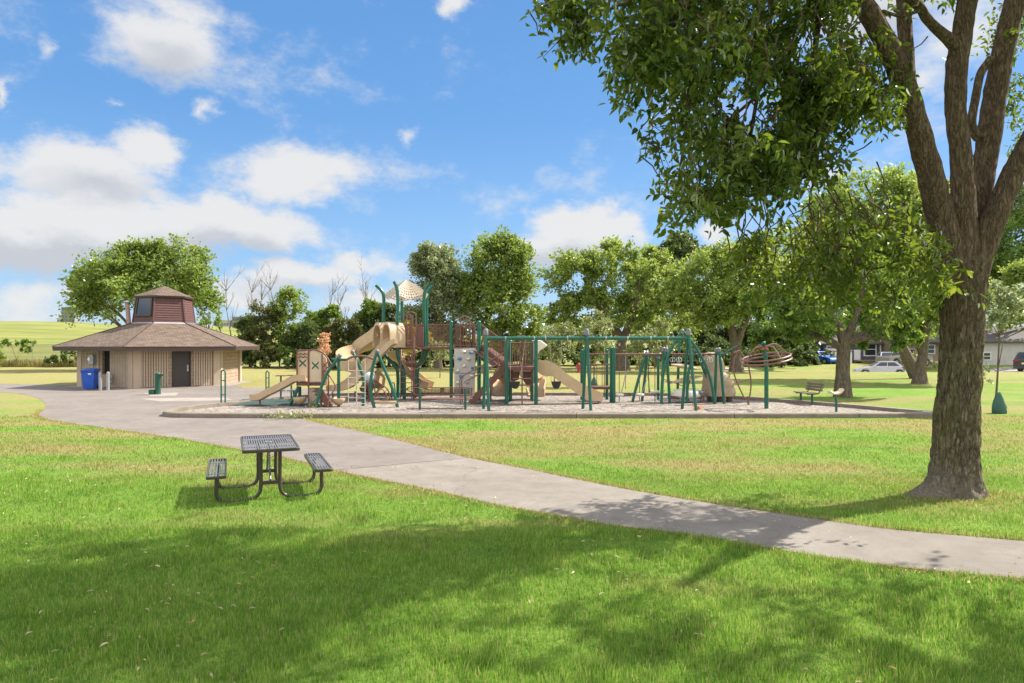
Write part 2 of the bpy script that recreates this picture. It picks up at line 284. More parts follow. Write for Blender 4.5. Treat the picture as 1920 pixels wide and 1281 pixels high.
def perforated(name, c1, pitch, hole, rough=.6, trans=0):
    """sheet with real see-through round holes on its UV map (metres)"""
    m = bpy.data.materials.new(name); nt, N, L = nodes_of(m)
    out = N.new('ShaderNodeOutputMaterial'); p = N.new('ShaderNodeBsdfPrincipled')
    tc = N.new('ShaderNodeTexCoord'); vo = N.new('ShaderNodeTexVoronoi'); vo.voronoi_dimensions = '2D'; vo.inputs['Scale'].default_value = 1/pitch; vo.inputs['Randomness'].default_value = 0 if not trans else .25
    L.new(tc.outputs['UV'], vo.inputs['Vector'])
    lt = N.new('ShaderNodeMath'); lt.operation = 'LESS_THAN'; L.new(vo.outputs['Distance'], lt.inputs[0]); lt.inputs[1].default_value = hole
    L.new(ramp2(N, L, tnoise(N, L, tc.outputs['Object'], 5), tuple(c*.88 for c in c1), c1), p.inputs['Base Color']); p.inputs['Roughness'].default_value = rough
    surf = p.outputs[0]
    if trans:
        t2 = N.new('ShaderNodeBsdfTranslucent'); t2.inputs[0].default_value = (*c1, 1)
        ms = N.new('ShaderNodeMixShader'); ms.inputs[0].default_value = trans; L.new(surf, ms.inputs[1]); L.new(t2.outputs[0], ms.inputs[2]); surf = ms.outputs[0]
    tr = N.new('ShaderNodeBsdfTransparent'); mx = N.new('ShaderNodeMixShader'); L.new(lt.outputs[0], mx.inputs[0]); L.new(surf, mx.inputs[1]); L.new(tr.outputs[0], mx.inputs[2]); L.new(mx.outputs[0], out.inputs[0])
    return m
def glassmat(name, tint=(.02, .025, .03), rough=.06):
    m = bpy.data.materials.new(name); nt, N, L = nodes_of(m)
    out = N.new('ShaderNodeOutputMaterial'); p = N.new('ShaderNodeBsdfPrincipled'); L.new(p.outputs[0], out.inputs[0])
    p.inputs['Base Color'].default_value = (*tint, 1); p.inputs['Roughness'].default_value = rough; p.inputs['Specular IOR Level'].default_value = .9
    return m

M = {}
M['lawn'] = make_ground_mat(); M['blade'] = make_blade_mat(); M['dryblade'] = make_blade_mat('dry_grass_blade', True)
M['plaza'] = asphalt('plaza_asphalt', (.165, .145, .130), (.215, .19, .172)); M['path'] = asphalt('path_asphalt', (.19, .170, .148), (.245, .222, .196))
M['drive'] = asphalt('drive_asphalt', (.30, .28, .26), (.36, .34, .32), False); M['gravel'] = gravelmat()
M['kerb'] = mat('kerb_concrete', (.185, .15, .118), (.25, .212, .172), 5, .9, .4, 30, dirt=(.13, .105, .08))
M['fascia_dark'] = mat('seam_tar', (.05, .045, .04), None, 8, .9); M['pad'] = mat('pad_concrete', (.26, .225, .195), (.31, .275, .245), 2, .9, .25, 40, dirt=(.21, .18, .155))
M['green'] = mat('green_paint', (.003, .085, .055), (.006, .115, .075), 3, .36, coat=.12, dirt=(.02, .125, .09), dscale=4)
M['darkgreen'] = mat('dark_green_paint', (.012, .07, .045), (.02, .10, .065), 3, .42)
M['brown'] = mat('brown_vinyl', (.12, .05, .034), (.165, .07, .048), 5, .5, .1, 60)
M['brownpipe'] = mat('brown_pipe_paint', (.15, .068, .05), (.22, .11, .085), 5, .42)
M['tan'] = mat('tan_plastic', (.47, .335, .195), (.54, .395, .24), 2.2, .45, dirt=(.38, .26, .15), dscale=1.2)
M['palepanel'] = mat('pale_tan_plastic', (.56, .43, .29), (.62, .49, .34), 2.5, .5, dirt=(.45, .33, .21), dscale=2)
M['stonepanel'] = mat('grey_stone_panel', (.46, .42, .37), (.53, .49, .44), 9, .75, .35, 25)
M['rock'] = mat('moulded_rock', (.34, .26, .165), (.46, .36, .24), 3.5, .75, .6, 7)
M['cream'] = mat('cream_plastic', (.68, .62, .52), (.74, .68, .58), 3, .45)
M['bluehold'] = mat('blue_hold', (.05, .20, .42), (.07, .26, .50), 5, .5)
M['blackrub'] = mat('black_rubber', (.018, .018, .02), (.03, .03, .032), 8, .6)
M['chain'] = mat('galvanised_chain', (.30, .29, .28), (.45, .44, .42), 20, .4, metallic=.7)
M['rope'] = mat('pale_rope', (.52, .47, .40), (.62, .57, .5), 30, .8)
M['cap'] = mat('grey_cap', (.13, .13, .15), (.2, .2, .22), 8, .5)
M['table'] = mat('brown_table_coating', (.035, .024, .018), (.055, .04, .032), 5, .38, coat=.15)
M['slat'] = mat('slat_coating_sheen', (.085, .075, .08), (.13, .115, .12), 8, .36, coat=.3)  # coating greyer and lighter than the rim: sheen put into the colour
M['wood'] = mat('weathered_slats', (.13, .09, .07), (.21, .155, .125), 9, .75, .3, 20, stretch=(1, 6, 6))
M['block'] = uvbrick('split_block', (.36, .265, .19), (.42, .32, .235), (.22, .16, .115), .41, .2, .014)
M['pilaster'] = mat('cast_pilaster', (.44, .34, .25), (.51, .405, .305), 3, .9, .3, 25, dirt=(.33, .245, .175))
M['shingle'] = uvbrick('roof_shingle', (.12, .088, .068), (.19, .142, .112), (.065, .048, .038), .32, .14, .012, .95, .9)
M['fascia'] = mat('brown_fascia', (.05, .03, .027), (.068, .043, .038), 3, .6)
M['soffit'] = mat('soffit_board', (.12, .09, .075), None, 4, .8)
M['siding'] = mat('red_brown_siding', (.085, .034, .03), (.12, .05, .042), 6, .65, .15, 30)
M['sidetrim'] = mat('dark_red_trim', (.085, .034, .032), None, 4, .6)
M['door'] = mat('dark_brown_door', (.045, .034, .032), (.06, .047, .043), 2, .5)
M['metal'] = mat('grey_metal', (.28, .29, .30), (.38, .39, .40), 6, .45, metallic=.4)
M['steel'] = mat('bright_steel', (.55, .55, .55), None, 12, .3, metallic=.9)
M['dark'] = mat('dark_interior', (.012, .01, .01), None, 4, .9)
M['ventpipe'] = mat('pink_pipe', (.32, .19, .165), (.4, .25, .215), 8, .7)
M['binblue'] = mat('blue_bin_plastic', (.010, .075, .42), (.016, .10, .50), 4, .38)
M['whiteprint'] = mat('white_print', (.75, .78, .82), None, 9, .5)
M['glass'] = glassmat('window_glass'); M['carglass'] = glassmat('car_glass', (.012, .014, .018), .04)
M['bark'] = barkmat('old_bark', (.06, .044, .028), (.29, .235, .16), (.17, .155, .038), 1, 1.0)
M['limb'] = barkmat('limb_bark', (.07, .045, .03), (.235, .16, .105), None, 1.0, 1.0)
M['farbark'] = barkmat('tree_bark', (.10, .078, .056), (.24, .19, .14), None, .6, .7)
M['deadwood'] = mat('dead_wood', (.17, .135, .115), (.25, .205, .18), 6, .9)
M['leaf_near'] = leafmat('near_leaves', (.036, .07, .011), (.135, .185, .030), (.25, .265, .06), .56, .12)
M['leaf_maple'] = leafmat('maple_leaves', (.115, .18, .034), (.24, .315, .075), (.34, .38, .13), .42, .15)
M['leaf_silver'] = leafmat('silver_leaves', (.14, .18, .075), (.28, .32, .16), (.42, .45, .30), .4, .2)
M['leaf_light'] = leafmat('light_leaves', (.15, .215, .045), (.29, .37, .095), (.39, .44, .16), .45, .15)
M['leaf_mid'] = leafmat('mid_leaves', (.085, .155, .027), (.19, .28, .06), (.28, .34, .09), .45, .15)
M['leaf_dark'] = leafmat('dark_leaves', (.05, .085, .025), (.13, .175, .055), (.2, .24, .1), .36, .15)
M['leaf_olive'] = leafmat('olive_leaves', (.075, .088, .024), (.15, .165, .055), (.2, .19, .08), .32, .2)
M['leaf_young'] = leafmat('young_leaves', (.13, .165, .05), (.26, .285, .11), (.36, .34, .2), .4, .25)
M['leaf_yellow'] = leafmat('yellow_leaves', (.26, .22, .02), (.5, .40, .035), (.3, .32, .05), .4, .15)
M['leaf_orange'] = leafmat('orange_leaves', (.5, .31, .17), (.68, .48, .31), (.5, .3, .12), .3, .1)
M['litter'] = leafmat('fallen_leaf', (.30, .24, .11), (.62, .54, .36), (.5, .36, .1), .2, .1)

# ---------------------------------------------------------------- mesh builder
class MB:
    def __init__(s): s.v = []; s.f = []; s.uv = {}
    def quad(s, *p, uv=None):
        b = len(s.v); s.v += [tuple(q) for q in p]; s.f.append(tuple(range(b, b+len(p))))
        if uv: s.uv[len(s.f)-1] = uv
    def box(s, c, size, rz=0, mtx=None):
        hx, hy, hz = (q/2 for q in size); b = len(s.v); m = mtx or Matrix.Rotation(rz, 3, 'Z'); c = Vector(c)
        for x, y, z in ((-1,-1,-1),(1,-1,-1),(1,1,-1),(-1,1,-1),(-1,-1,1),(1,-1,1),(1,1,1),(-1,1,1)):
            s.v.append(tuple(c+m@Vector((x*hx, y*hy, z*hz))))
        for q in ((0,3,2,1),(4,5,6,7),(0,1,5,4),(1,2,6,5),(2,3,7,6),(3,0,4,7)): s.f.append(tuple(b+i for i in q))
    def bar(s, a, b, w, h, up=(0, 0, 1)):
        a, b = Vector(a), Vector(b); t = (b-a).normalized(); u = Vector(up)
        if abs(t.dot(u)) > .98: u = Vector((0, 1, 0))
        x = t.cross(u).normalized(); z = x.cross(t)
        s.box((a+b)/2, (w, (b-a).length, h), mtx=Matrix((x, t, z)).transposed())
    def tube(s, pts, r, n=8, cap=True, closed=False):
        pts = [Vector(p) for p in pts]; k = len(pts); rs = r if isinstance(r, (list, tuple)) else [r]*k
        b = len(s.v); prev = None
        for i, p in enumerate(pts):
            t = ((pts[(i+1) % k]-pts[i-1]) if closed else (pts[min(i+1, k-1)]-pts[max(i-1, 0)])).normalized()
            if prev is None:
                a = Vector((0, 0, 1)) if abs(t.z) < .9 else Vector((1, 0, 0)); u = t.cross(a).normalized()
            else: u = (prev-t*prev.dot(t)).normalized()
            prev = u; w = t.cross(u)
            for j in range(n):
                q = 2*math.pi*j/n; s.v.append(tuple(p+(u*math.cos(q)+w*math.sin(q))*rs[i]))
        for i in range(k if closed else k-1):
            for j in range(n):
                a0 = b+i*n; a1 = b+((i+1) % k)*n; s.f.append((a0+j, a0+(j+1) % n, a1+(j+1) % n, a1+j))
        if cap and not closed:
            s.f.append(tuple(b+j for j in reversed(range(n)))); s.f.append(tuple(b+(k-1)*n+j for j in range(n)))
    def sweep(s, pts, prof, across=None):
        """closed profile (a across, b along the normal) carried along pts"""
        pts = [Vector(p) for p in pts]; k = len(pts); n = len(prof); b = len(s.v)
        for i, p in enumerate(pts):
            t = (pts[min(i+1, k-1)]-pts[max(i-1, 0)]).normalized()
            x = (Vector(across) if across else Vector((-t.y, t.x, 0))); x = (x-t*x.dot(t)).normalized(); z = x.cross(t)
            if z.z < 0: z = -z
            for a, c in prof: s.v.append(tuple(p+x*a+z*c))
        for i in range(k-1):
            for j in range(n): s.f.append((b+i*n+j, b+i*n+(j+1) % n, b+(i+1)*n+(j+1) % n, b+(i+1)*n+j))
        s.f.append(tuple(b+j for j in reversed(range(n)))); s.f.append(tuple(b+(k-1)*n+j for j in range(n)))
    def prism(s, poly, vec):
        b = len(s.v); n = len(poly); vec = Vector(vec)
        s.v += [tuple(p) for p in poly]+[tuple(Vector(p)+vec) for p in poly]
        s.f.append(tuple(b+i for i in range(n))); s.f.append(tuple(b+n+i for i in reversed(range(n))))
        for i in range(n): s.f.append((b+i, b+n+i, b+n+(i+1) % n, b+(i+1) % n))
    def lathe(s, prof, c, n=16, sx=1, sy=1):
        b = len(s.v); c = Vector(c)
        for r, z in prof:
            for j in range(n): q = 2*math.pi*j/n; s.v.append((c.x+r*sx*math.cos(q), c.y+r*sy*math.sin(q), c.z+z))
        for i in range(len(prof)-1):
            for j in range(n): s.f.append((b+i*n+j, b+i*n+(j+1) % n, b+(i+1)*n+(j+1) % n, b+(i+1)*n+j))
        s.f.append(tuple(b+j for j in reversed(range(n)))); s.f.append(tuple(b+(len(prof)-1)*n+j for j in range(n)))
    def ball(s, c, r, n=12, sz=1):
        s.lathe([(max(1e-3, r*math.sin(math.pi*i/8)), -r*sz*math.cos(math.pi*i/8)) for i in range(9)], c, n)
    def build(s, name, m, parent=None, world=False, bevel=0, smooth=True, angle=38):
        me = bpy.data.meshes.new(name); off = Vector((0, 0, 0))
        if parent is not None and world:
            q = parent
            while q is not None: off += Vector(q.location); q = q.parent
        me.from_pydata([tuple(Vector(p)-off) for p in s.v], [], s.f); me.materials.append(m)
        if s.uv:
            uvl = me.uv_layers.new(name='UVMap')
            for fi, uv in s.uv.items():
                for k, li in enumerate(me.polygons[fi].loop_indices): uvl.data[li].uv = uv[k]
        bm = bmesh.new(); bm.from_mesh(me); bmesh.ops.recalc_face_normals(bm, faces=bm.faces[:]); bm.to_mesh(me); bm.free()
        if smooth: me.shade_smooth(); me.set_sharp_from_angle(angle=R(angle))
        o = bpy.data.objects.new(name, me); C.objects.link(o)
        if parent is not None: o.parent = parent
        if bevel:
            bv = o.modifiers.new('bevel', 'BEVEL'); bv.width = bevel; bv.segments = 2; bv.limit_method = 'ANGLE'; bv.angle_limit = R(40)
        return o
def raw(name, v, f4, m, parent=None, tone=None):
    """quads from numpy arrays"""
    me = bpy.data.meshes.new(name); nf, k = f4.shape
    me.vertices.add(len(v)); me.vertices.foreach_set('co', np.ascontiguousarray(v, np.float32).ravel())
    me.loops.add(nf*k); me.loops.foreach_set('vertex_index', np.ascontiguousarray(f4, np.int32).ravel())
    me.polygons.add(nf); me.polygons.foreach_set('loop_start', np.arange(0, nf*k, k, dtype=np.int32)); me.polygons.foreach_set('loop_total', np.full(nf, k, np.int32))
    if tone is not None:
        a = me.attributes.new('tone', 'FLOAT', 'FACE'); a.data.foreach_set('value', np.ascontiguousarray(tone, np.float32))
    me.update(calc_edges=True); me.materials.append(m)
    o = bpy.data.objects.new(name, me); C.objects.link(o)
    if parent is not None: o.parent = parent
    return o
def tag(o, label=None, cat=None, group=None, kind=None):
    if label: o['label'] = label
    if cat: o['category'] = cat
    if group: o['group'] = group
    if kind: o['kind'] = kind
    return o
def thing(name, label, cat, loc=(0, 0, 0), rz=0, group=None):
    o = bpy.data.objects.new(name, None); C.objects.link(o); o.location = loc; o.rotation_euler = (0, 0, rz); o.empty_display_size = .3
    return tag(o, label, cat, group)
def dup(root, loc, rz, label, group=None, scale=None):
    def cp(o, parent):
        c = o.copy(); C.objects.link(c); c.parent = parent
        for ch in list(o.children): cp(ch, c)
        return c
    r = cp(root, None); r.location = loc; r.rotation_euler = (0, 0, rz); r['label'] = label
    if group: r['group'] = group
    if scale: r.scale = (scale,)*3
    return r
def smooth_path(pts, n=6):
    """Catmull-Rom through the points"""
    P = [Vector(p) for p in pts]; P = [P[0]*2-P[1]]+P+[P[-1]*2-P[-2]]; o = []
    for i in range(1, len(P)-2):
        for k in range(n):
            t = k/n; a, b, c, d = P[i-1], P[i], P[i+1], P[i+2]
            o.append(.5*((2*b)+(c-a)*t+(2*a-5*b+4*c-d)*t*t+(3*b-a-3*c+d)*t**3))
    return o+[P[-2]]
def inside(x, y, poly):
    r = np.zeros(x.shape, bool); n = len(poly); j = n-1
    for i in range(n):
        xi, yi = poly[i][:2]; xj, yj = poly[j][:2]
        c = ((yi > y) != (yj > y)) & (x < (xj-xi)*(y-yi)/(yj-yi+1e-12)+xi); r ^= c; j = i
    return r
def unit(a): return a/np.maximum(np.linalg.norm(a, axis=-1, keepdims=True), 1e-9)

# ---------------------------------------------------------------- foliage
def leaves(P, D, Nn, size, width=.5, fold=.18, shape=6):
    """one folded leaf per row: root P, direction D, facing Nn, length size -> verts, faces"""
    n = len(P); D = unit(D); S = unit(np.cross(D, Nn)); U = np.cross(S, D); s = size[:, None]
    mid = P+D*s*.5
    if shape == 4:
        v = np.stack([P, mid+S*s*width*.5+U*s*fold, P+D*s, mid-S*s*width*.5+U*s*fold], 1)
        b = np.arange(n)[:, None]*4; f = b+np.array([[0, 1, 2, 3]])
        return v.reshape(-1, 3), f
    w = width*.5
    v = np.stack([P, P+D*s*.28+S*s*w*.9+U*s*fold, P+D*s*.62+S*s*w*.85+U*s*fold*.8, P+D*s-U*s*.06, P+D*s*.62-S*s*w*.85+U*s*fold*.8, P+D*s*.28-S*s*w*.9+U*s*fold], 1)
    b = (np.arange(n)*6)[:, None]
    f = np.concatenate([b+np.array([[0, 1, 2, 3]]), b+np.array([[0, 3, 4, 5]])], 1).reshape(-1, 4)
    return v.reshape(-1, 3), f
def crown_points(ells, n, lobes, spiky, rs):
    """leaf roots grouped on shoots inside ellipsoids given as (centre, radii)"""
    vol = np.array([r[0]*r[1]*r[2] for _, r in ells])**(2/3); vol = vol/vol.sum()
    P, D, LOB = [], [], []
    for (c, r), w in zip(ells, vol):
        c = np.array(c); r = np.array(r)*.88; k = max(6, int(lobes*w)); m = max(1, int(n*w/k))
        d = unit(rs.normal(size=(k, 3))); d[:, 2] = np.where(d[:, 2] < -.55, -d[:, 2], d[:, 2])
        rad = .45+.5*rs.random(k)**.6; lc = c+d*rad[:, None]*r; LOB.append(lc)
        lr = (.22+.18*rs.random(k))*r.min()*1.15
        up = np.array([0, 0, 1.0])
        nsh = 9
        sd = unit(unit(lc-c)[:, None, :]*.75+up*spiky+rs.normal(size=(k, nsh, 3))*.62)      # shoots
        idx = rs.integers(0, nsh, (k, m)); dd = np.take_along_axis(sd, idx[:, :, None].repeat(3, 2), 1)
        t = rs.random((k, m, 1))**.7
        p = lc[:, None, :]+dd*t*lr[:, None, None]*(1.35+.8*spiky)+rs.normal(size=(k, m, 3))*lr[:, None, None]*.20
        P.append(p.reshape(-1, 3)); D.append((dd*.8+rs.normal(size=(k, m, 3))*.6).reshape(-1, 3))
    return np.concatenate(P), np.concatenate(D), np.concatenate(LOB)
def add_crown(root, ells, n, leaf, m, lobes=60, spiky=.3, seed=1, droop=.25, name='crown'):
    n = int(n*1.25) if n > 3500 else n
    rs = np.random.default_rng(seed); off = np.array(root.location)
    P, D, LOB = crown_points([(np.array(c)-off, r) for c, r in ells], n, lobes, spiky, rs)
    P[:, 2] = np.maximum(P[:, 2], .05)
    D[:, 2] -= droop; cen = np.mean([np.array(c)-off for c, _ in ells], 0)
    Nn = unit(P-cen)*.8+np.array([.1, 0, .6])+rs.normal(size=P.shape)*.55
    sz = leaf*(.65+.7*rs.random(len(P)))
    v, f = leaves(P, D, Nn, sz, .62, .12, 4)
    return raw(name, v, f, m, root, rs.random(len(f))), LOB+off
def tree(name, label, base, ells, n, leaf, m, trunk=None, r0=.2, lobes=60, spiky=.3, seed=1, bark='farbark', group=None, limbs=9, cat='tree', droop=.25):
    """base (x,y,z); ells crown ellipsoids in world metres; trunk list of polylines [(pts, r_start, r_end)]"""
    root = thing(name, label, cat, base, 0, group)
    cr, LOB = add_crown(root, ells, n, leaf, M[m], lobes, spiky, seed, droop)
    mb = MB(); rnd = random.Random(seed)
    if trunk is None:
        c0 = Vector(ells[0][0]); b = Vector(base)
        trunk = [([b, b.lerp(Vector((c0.x, c0.y, b.z+(c0.z-b.z)*.6)), .5)+Vector((rnd.uniform(-.1, .1), 0, 0)), Vector((c0.x, c0.y, c0.z))], r0, r0*.45)]
    ends = []
    for pts, ra, rb in trunk:
        sp = smooth_path(pts, 4); k = len(sp); mb.tube(sp, [ra+(rb-ra)*i/(k-1) + (ra*.35*max(0, 1-i/3) if abs(sp[0].z-base[2]) < .1 else 0) for i in range(k)], 9); ends.append((sp, rb))
    for i in range(limbs):
        sp, rb = ends[i % len(ends)]; s = sp[rnd.randrange(len(sp)//2, len(sp))]
        near = sorted(LOB, key=lambda q: (Vector(q)-s).length); q = Vector(near[min(len(near)-1, rnd.randrange(2, 14))])
        mid = s.lerp(q, .5)+Vector((0, 0, .12*(q-s).length)); mb.tube(smooth_path([s, mid, q], 3), [rb*.8-(rb*.6)*t/6 for t in range(7)], 6)
    mb.build('trunk', M[bark], root, world=True)
    return root

# ================================================================ THE GROUND
def gz(x, y):
    return -.85*math.exp(-((x-36)/13)**4-((y-66)/6)**4)
def sheet(name, pts, z, m, kind='structure'):
    mb = MB(); mb.quad(*[(x, y, z) for x, y in pts]); o = mb.build(name, m, smooth=False)
    bm = bmesh.new(); bm.from_mesh(o.data); bmesh.ops.triangulate(bm, faces=bm.faces[:])
    for f in bm.faces:
        if f.normal.z < 0: f.normal_flip()
    bm.to_mesh(o.data); bm.free(); o['kind'] = kind; return o
xs = np.unique(np.concatenate([np.linspace(-700, -60, 14), np.linspace(-60, 60, 81), np.linspace(60, 700, 14)]))
ys = np.unique(np.concatenate([np.linspace(-60, 0, 8), np.linspace(0, 100, 101), np.linspace(100, 1500, 20)]))
gv = np.array([(x, y, gz(x, y)) for y in ys for x in xs]); nx = len(xs)
gf = np.array([(j*nx+i, j*nx+i+1, (j+1)*nx+i+1, (j+1)*nx+i) for j in range(len(ys)-1) for i in range(nx-1)])
tag(raw('ground', gv, gf, M['lawn']), kind='structure')

NEAR = [(1990, 1098), (1920, 1087), (1780, 1075), (1633, 1058), (1483, 1036), (1320, 1008), (1127, 983), (1049, 968), (939, 949), (814, 921), (720, 902), (629, 883), (534, 859), (459, 845), (328, 822), (219, 806), (139, 795), (84, 785), (74, 776), (86, 765), (78, 751), (55, 742), (0, 736), (-200, 729)]
FAR = [(1990, 1023), (1920, 1016), (1689, 996), (1580, 982), (1486, 968), (1320, 943), (1189, 921), (1077, 899), (986, 880), (900, 864), (820, 845), (740, 825), (660, 806), (585, 791), (557, 783)]
near = [tuple(p[:2]) for p in smooth_path([(*G(*p), 0) for p in NEAR], 4)]
far = [tuple(p[:2]) for p in smooth_path([(*G(*p), 0) for p in FAR], 4)]
near = [(17.5, 7.8)]+near; far = [(17.5, 9.6)]+far
# the paler path meets the darker plaza at a straight joint by the table
jn = min(range(len(near)), key=lambda i: (near[i][0]-G(640, 885)[0])**2+(near[i][1]-G(640, 885)[1])**2)
jf = min(range(len(far)), key=lambda i: (far[i][0]-G(872, 860)[0])**2+(far[i][1]-G(872, 860)[1])**2)
path_poly = near[:jn+1]+far[:jf+1][::-1]
plaza_poly = near[jn:]+[G(-200, 714), G(0, 719.5), G(150, 723), (-15.5, 38.5), G(455, 727), G(560, 729), G(640, 732), G(655, 744), (-7, 27), (-9, 23), G(557, 783)]+far[jf:][::-1][1:]
sm_ = Vector((near[jn][0]-far[jf][0], near[jn][1]-far[jf][1])).normalized(); sn_ = Vector((-sm_.y, sm_.x))*.012
sheet('path_seam', [(near[jn][0]+sn_.x, near[jn][1]+sn_.y), (far[jf][0]+sn_.x, far[jf][1]+sn_.y), (far[jf][0]-sn_.x, far[jf][1]-sn_.y), (near[jn][0]-sn_.x, near[jn][1]-sn_.y)], .014, M['fascia_dark'])
sheet('path', path_poly, .010, M['path']); sheet('plaza', plaza_poly, .006, M['plaza'])
# gravel bed and its kerb
kerb_pts = [(-11.35, 22.7), (-10.9, 21.75), (-9.5, 21.45), (-4, 21.35), (2, 21.35), (8, 21.4), (12.2, 21.5), (13.3, 21.85), (13.2, 22.5), (11.6, 25.4), (9.6, 28.0), (7.6, 29.9), (5.2, 30.3), (0, 30.4), (-4, 30.4), (-7.4, 30.2), (-8.9, 28.9), (-10.0, 26.4), (-11.2, 24.0)]
K = smooth_path([(*p, 0) for p in kerb_pts+[kerb_pts[0]]], 5)[:-1]
bed = [(p.x, p.y) for p in K]
sheet('gravel_bed', bed, .035, M['gravel'])
def ring(pts, off):
    n = len(pts); o = []
    for i in range(n):
        t = (pts[(i+1) % n]-pts[i-1]).normalized(); o.append(pts[i]+Vector((t.y, -t.x, 0))*off)
    return o
kb = MB(); kin, kout = ring(K, -.14), ring(K, .14); n = len(K); hh = .155
for i in range(n):
    j = (i+1) % n; a, b, c, d = kout[i], kout[j], kin[j], kin[i]; z = Vector((0, 0, hh)); s = .015
    if i % 4 == 0: a = a+(b-a).normalized()*s; d = d+(c-d).normalized()*s         # open joint between cast lengths
    e = Vector((0, 0, hh-.03)); ai, bi = a.lerp(d, .1), b.lerp(c, .1)
    kb.quad(a, b, b+e, a+e); kb.quad(a+e, b+e, bi+z, ai+z); kb.quad(ai+z, bi+z, c+z, d+z); kb.quad(d, d+z, c+z, c); kb.quad(a, a+e, ai+z, d+z, d); kb.quad(b, c, c+z, bi+z, b+e)
kerb = kb.build('kerb', M['kerb'], angle=50); tag(kerb, 'low concrete kerb ringing the gravel playground bed', 'kerb')
# pale gutter strip of the plaza at the kerb's left end, and pads
gut = [G(300, 771), G(312, 777.5), G(350, 781.8), G(555, 786), G(560, 783), G(360, 779), G(325, 774)]
sheet('gutter_strip', gut, .012, M['pad'])
sheet('fountain_pad', [G(268, 738), G(335, 737), G(330, 742.5), G(283, 743.5)], .013, M['pad'])
sheet('pavement_slab', [G(260, 748), G(420, 746), G(440, 751), G(300, 753.5)], .012, M['pad'])
# driveway far right
dxs = np.linspace(20, 62, 57); dys = np.linspace(60, 70, 21)
dv = np.array([(x, y, gz(x, y)+.08) for y in dys for x in dxs]); dn = len(dxs)
df_ = np.array([(j*dn+i, j*dn+i+1, (j+1)*dn+i+1, (j+1)*dn+i) for j in range(len(dys)-1) for i in range(dn-1)]); tag(raw('driveway', dv, df_, M['drive']), kind='structure')

# ------------------------------------------------ grass hill at the back left
def hill_z(x, y):
    crest = 6.5-.030*max(0, x+85)
    t = min(1, max(0, (y-74)/40)); t = t*t*(3-2*t)
    return crest*t*(1-.0*y)-.25+.12*math.sin(x*.23)*t
hx = np.linspace(-220, 30, 60); hy = np.concatenate([np.linspace(72, 120, 33), np.linspace(125, 420, 8)])
hv = np.array([(x, y, hill_z(x, y)) for y in hy for x in hx]); nx = len(hx)
hf = np.array([(j*nx+i, j*nx+i+1, (j+1)*nx+i+1, (j+1)*nx+i) for j in range(len(hy)-1) for i in range(nx-1)])
M['hill'] = mat('hill_grass', (.115, .15, .024), (.25, .245, .055), .55, .95, 1, 2.5, dirt=(.08, .12, .018), dscale=.2, stretch=(.12, 1, 5))
tag(raw('hill', hv, hf, M['hill']), kind='structure')

# ------------------------------------------------ grass blades
def blade_field(name, x, y, h, w, m, rs, lean=.5, z0=0):
    n = len(x); a = rs.random(n)*6.283; b = rs.random(n)*6.283
    P = np.stack([x, y, np.full(n, z0)], 1); S = np.stack([np.cos(a), np.sin(a), 0*a], 1)*w[:, None]*.5
    Ld = np.stack([np.cos(b), np.sin(b), 0*b], 1)*(h*lean*rs.random(n))[:, None]; Z = np.stack([0*h, 0*h, h], 1)
    v = np.stack([P-S, P+S, P+S*.75+Ld*.35+Z*.6, P-S*.75+Ld*.35+Z*.6, P+Ld+Z*.98], 1).reshape(-1, 3)
    b0 = (np.arange(n)*5)[:, None]
    # two faces: quad + tip (as a degenerate-free quad strip: store tip triangle as its own polygon)
    f = np.concatenate([b0+np.array([[0, 1, 2]]), b0+np.array([[0, 2, 3]]), b0+np.array([[3, 2, 4]])], 1).reshape(-1, 3)
    return raw(name, v, f, m, None, np.repeat(rs.random(n), 3))
def scatter(y0, y1, dens, rs, k=.82):
    A = 0; X, Y = [], []
    n = int(dens*(k*(y1*y1-y0*y0)+2*(y1-y0)))
    y = np.sqrt(y0*y0+rs.random(n)*(y1*y1-y0*y0)); x = (rs.random(n)*2-1)*(k*y+1); return x, y
rs = np.random.default_rng(11)
X, Y, Hh, Ww = [], [], [], []
for y0, y1, d, hg, wd in ((3.6, 6, 4400, .060, .0055), (6, 8.5, 3200, .058, .0065), (8.5, 12, 1500, .055, .0075), (12, 17, 620, .045, .011), (17, 22, 300, .042, .015)):
    x, y = scatter(y0, y1, d, rs); X.append(x); Y.append(y)
    tuft = np.array([mnoise.noise((a*1.6, b*1.6, 0)) for a, b in zip(x[::1], y[::1])])
    Hh.append(hg*(.4+.8*rs.random(len(x)))*(1+.85*tuft)*np.where(rs.random(len(x)) < .012, 1.7, 1)); Ww.append(wd*(.7+.6*rs.random(len(x))))
X, Y, Hh, Ww = (np.concatenate(q) for q in (X, Y, Hh, Ww))
ok = ~inside(X, Y, path_poly) & ~inside(X, Y, plaza_poly) & ~inside(X, Y, [(p.x, p.y) for p in ring(K, .2)])
tag(blade_field('grass', X[ok], Y[ok], Hh[ok], Ww[ok], M['blade'], rs), 'short green lawn grass beside the path', 'grass', kind='stuff')
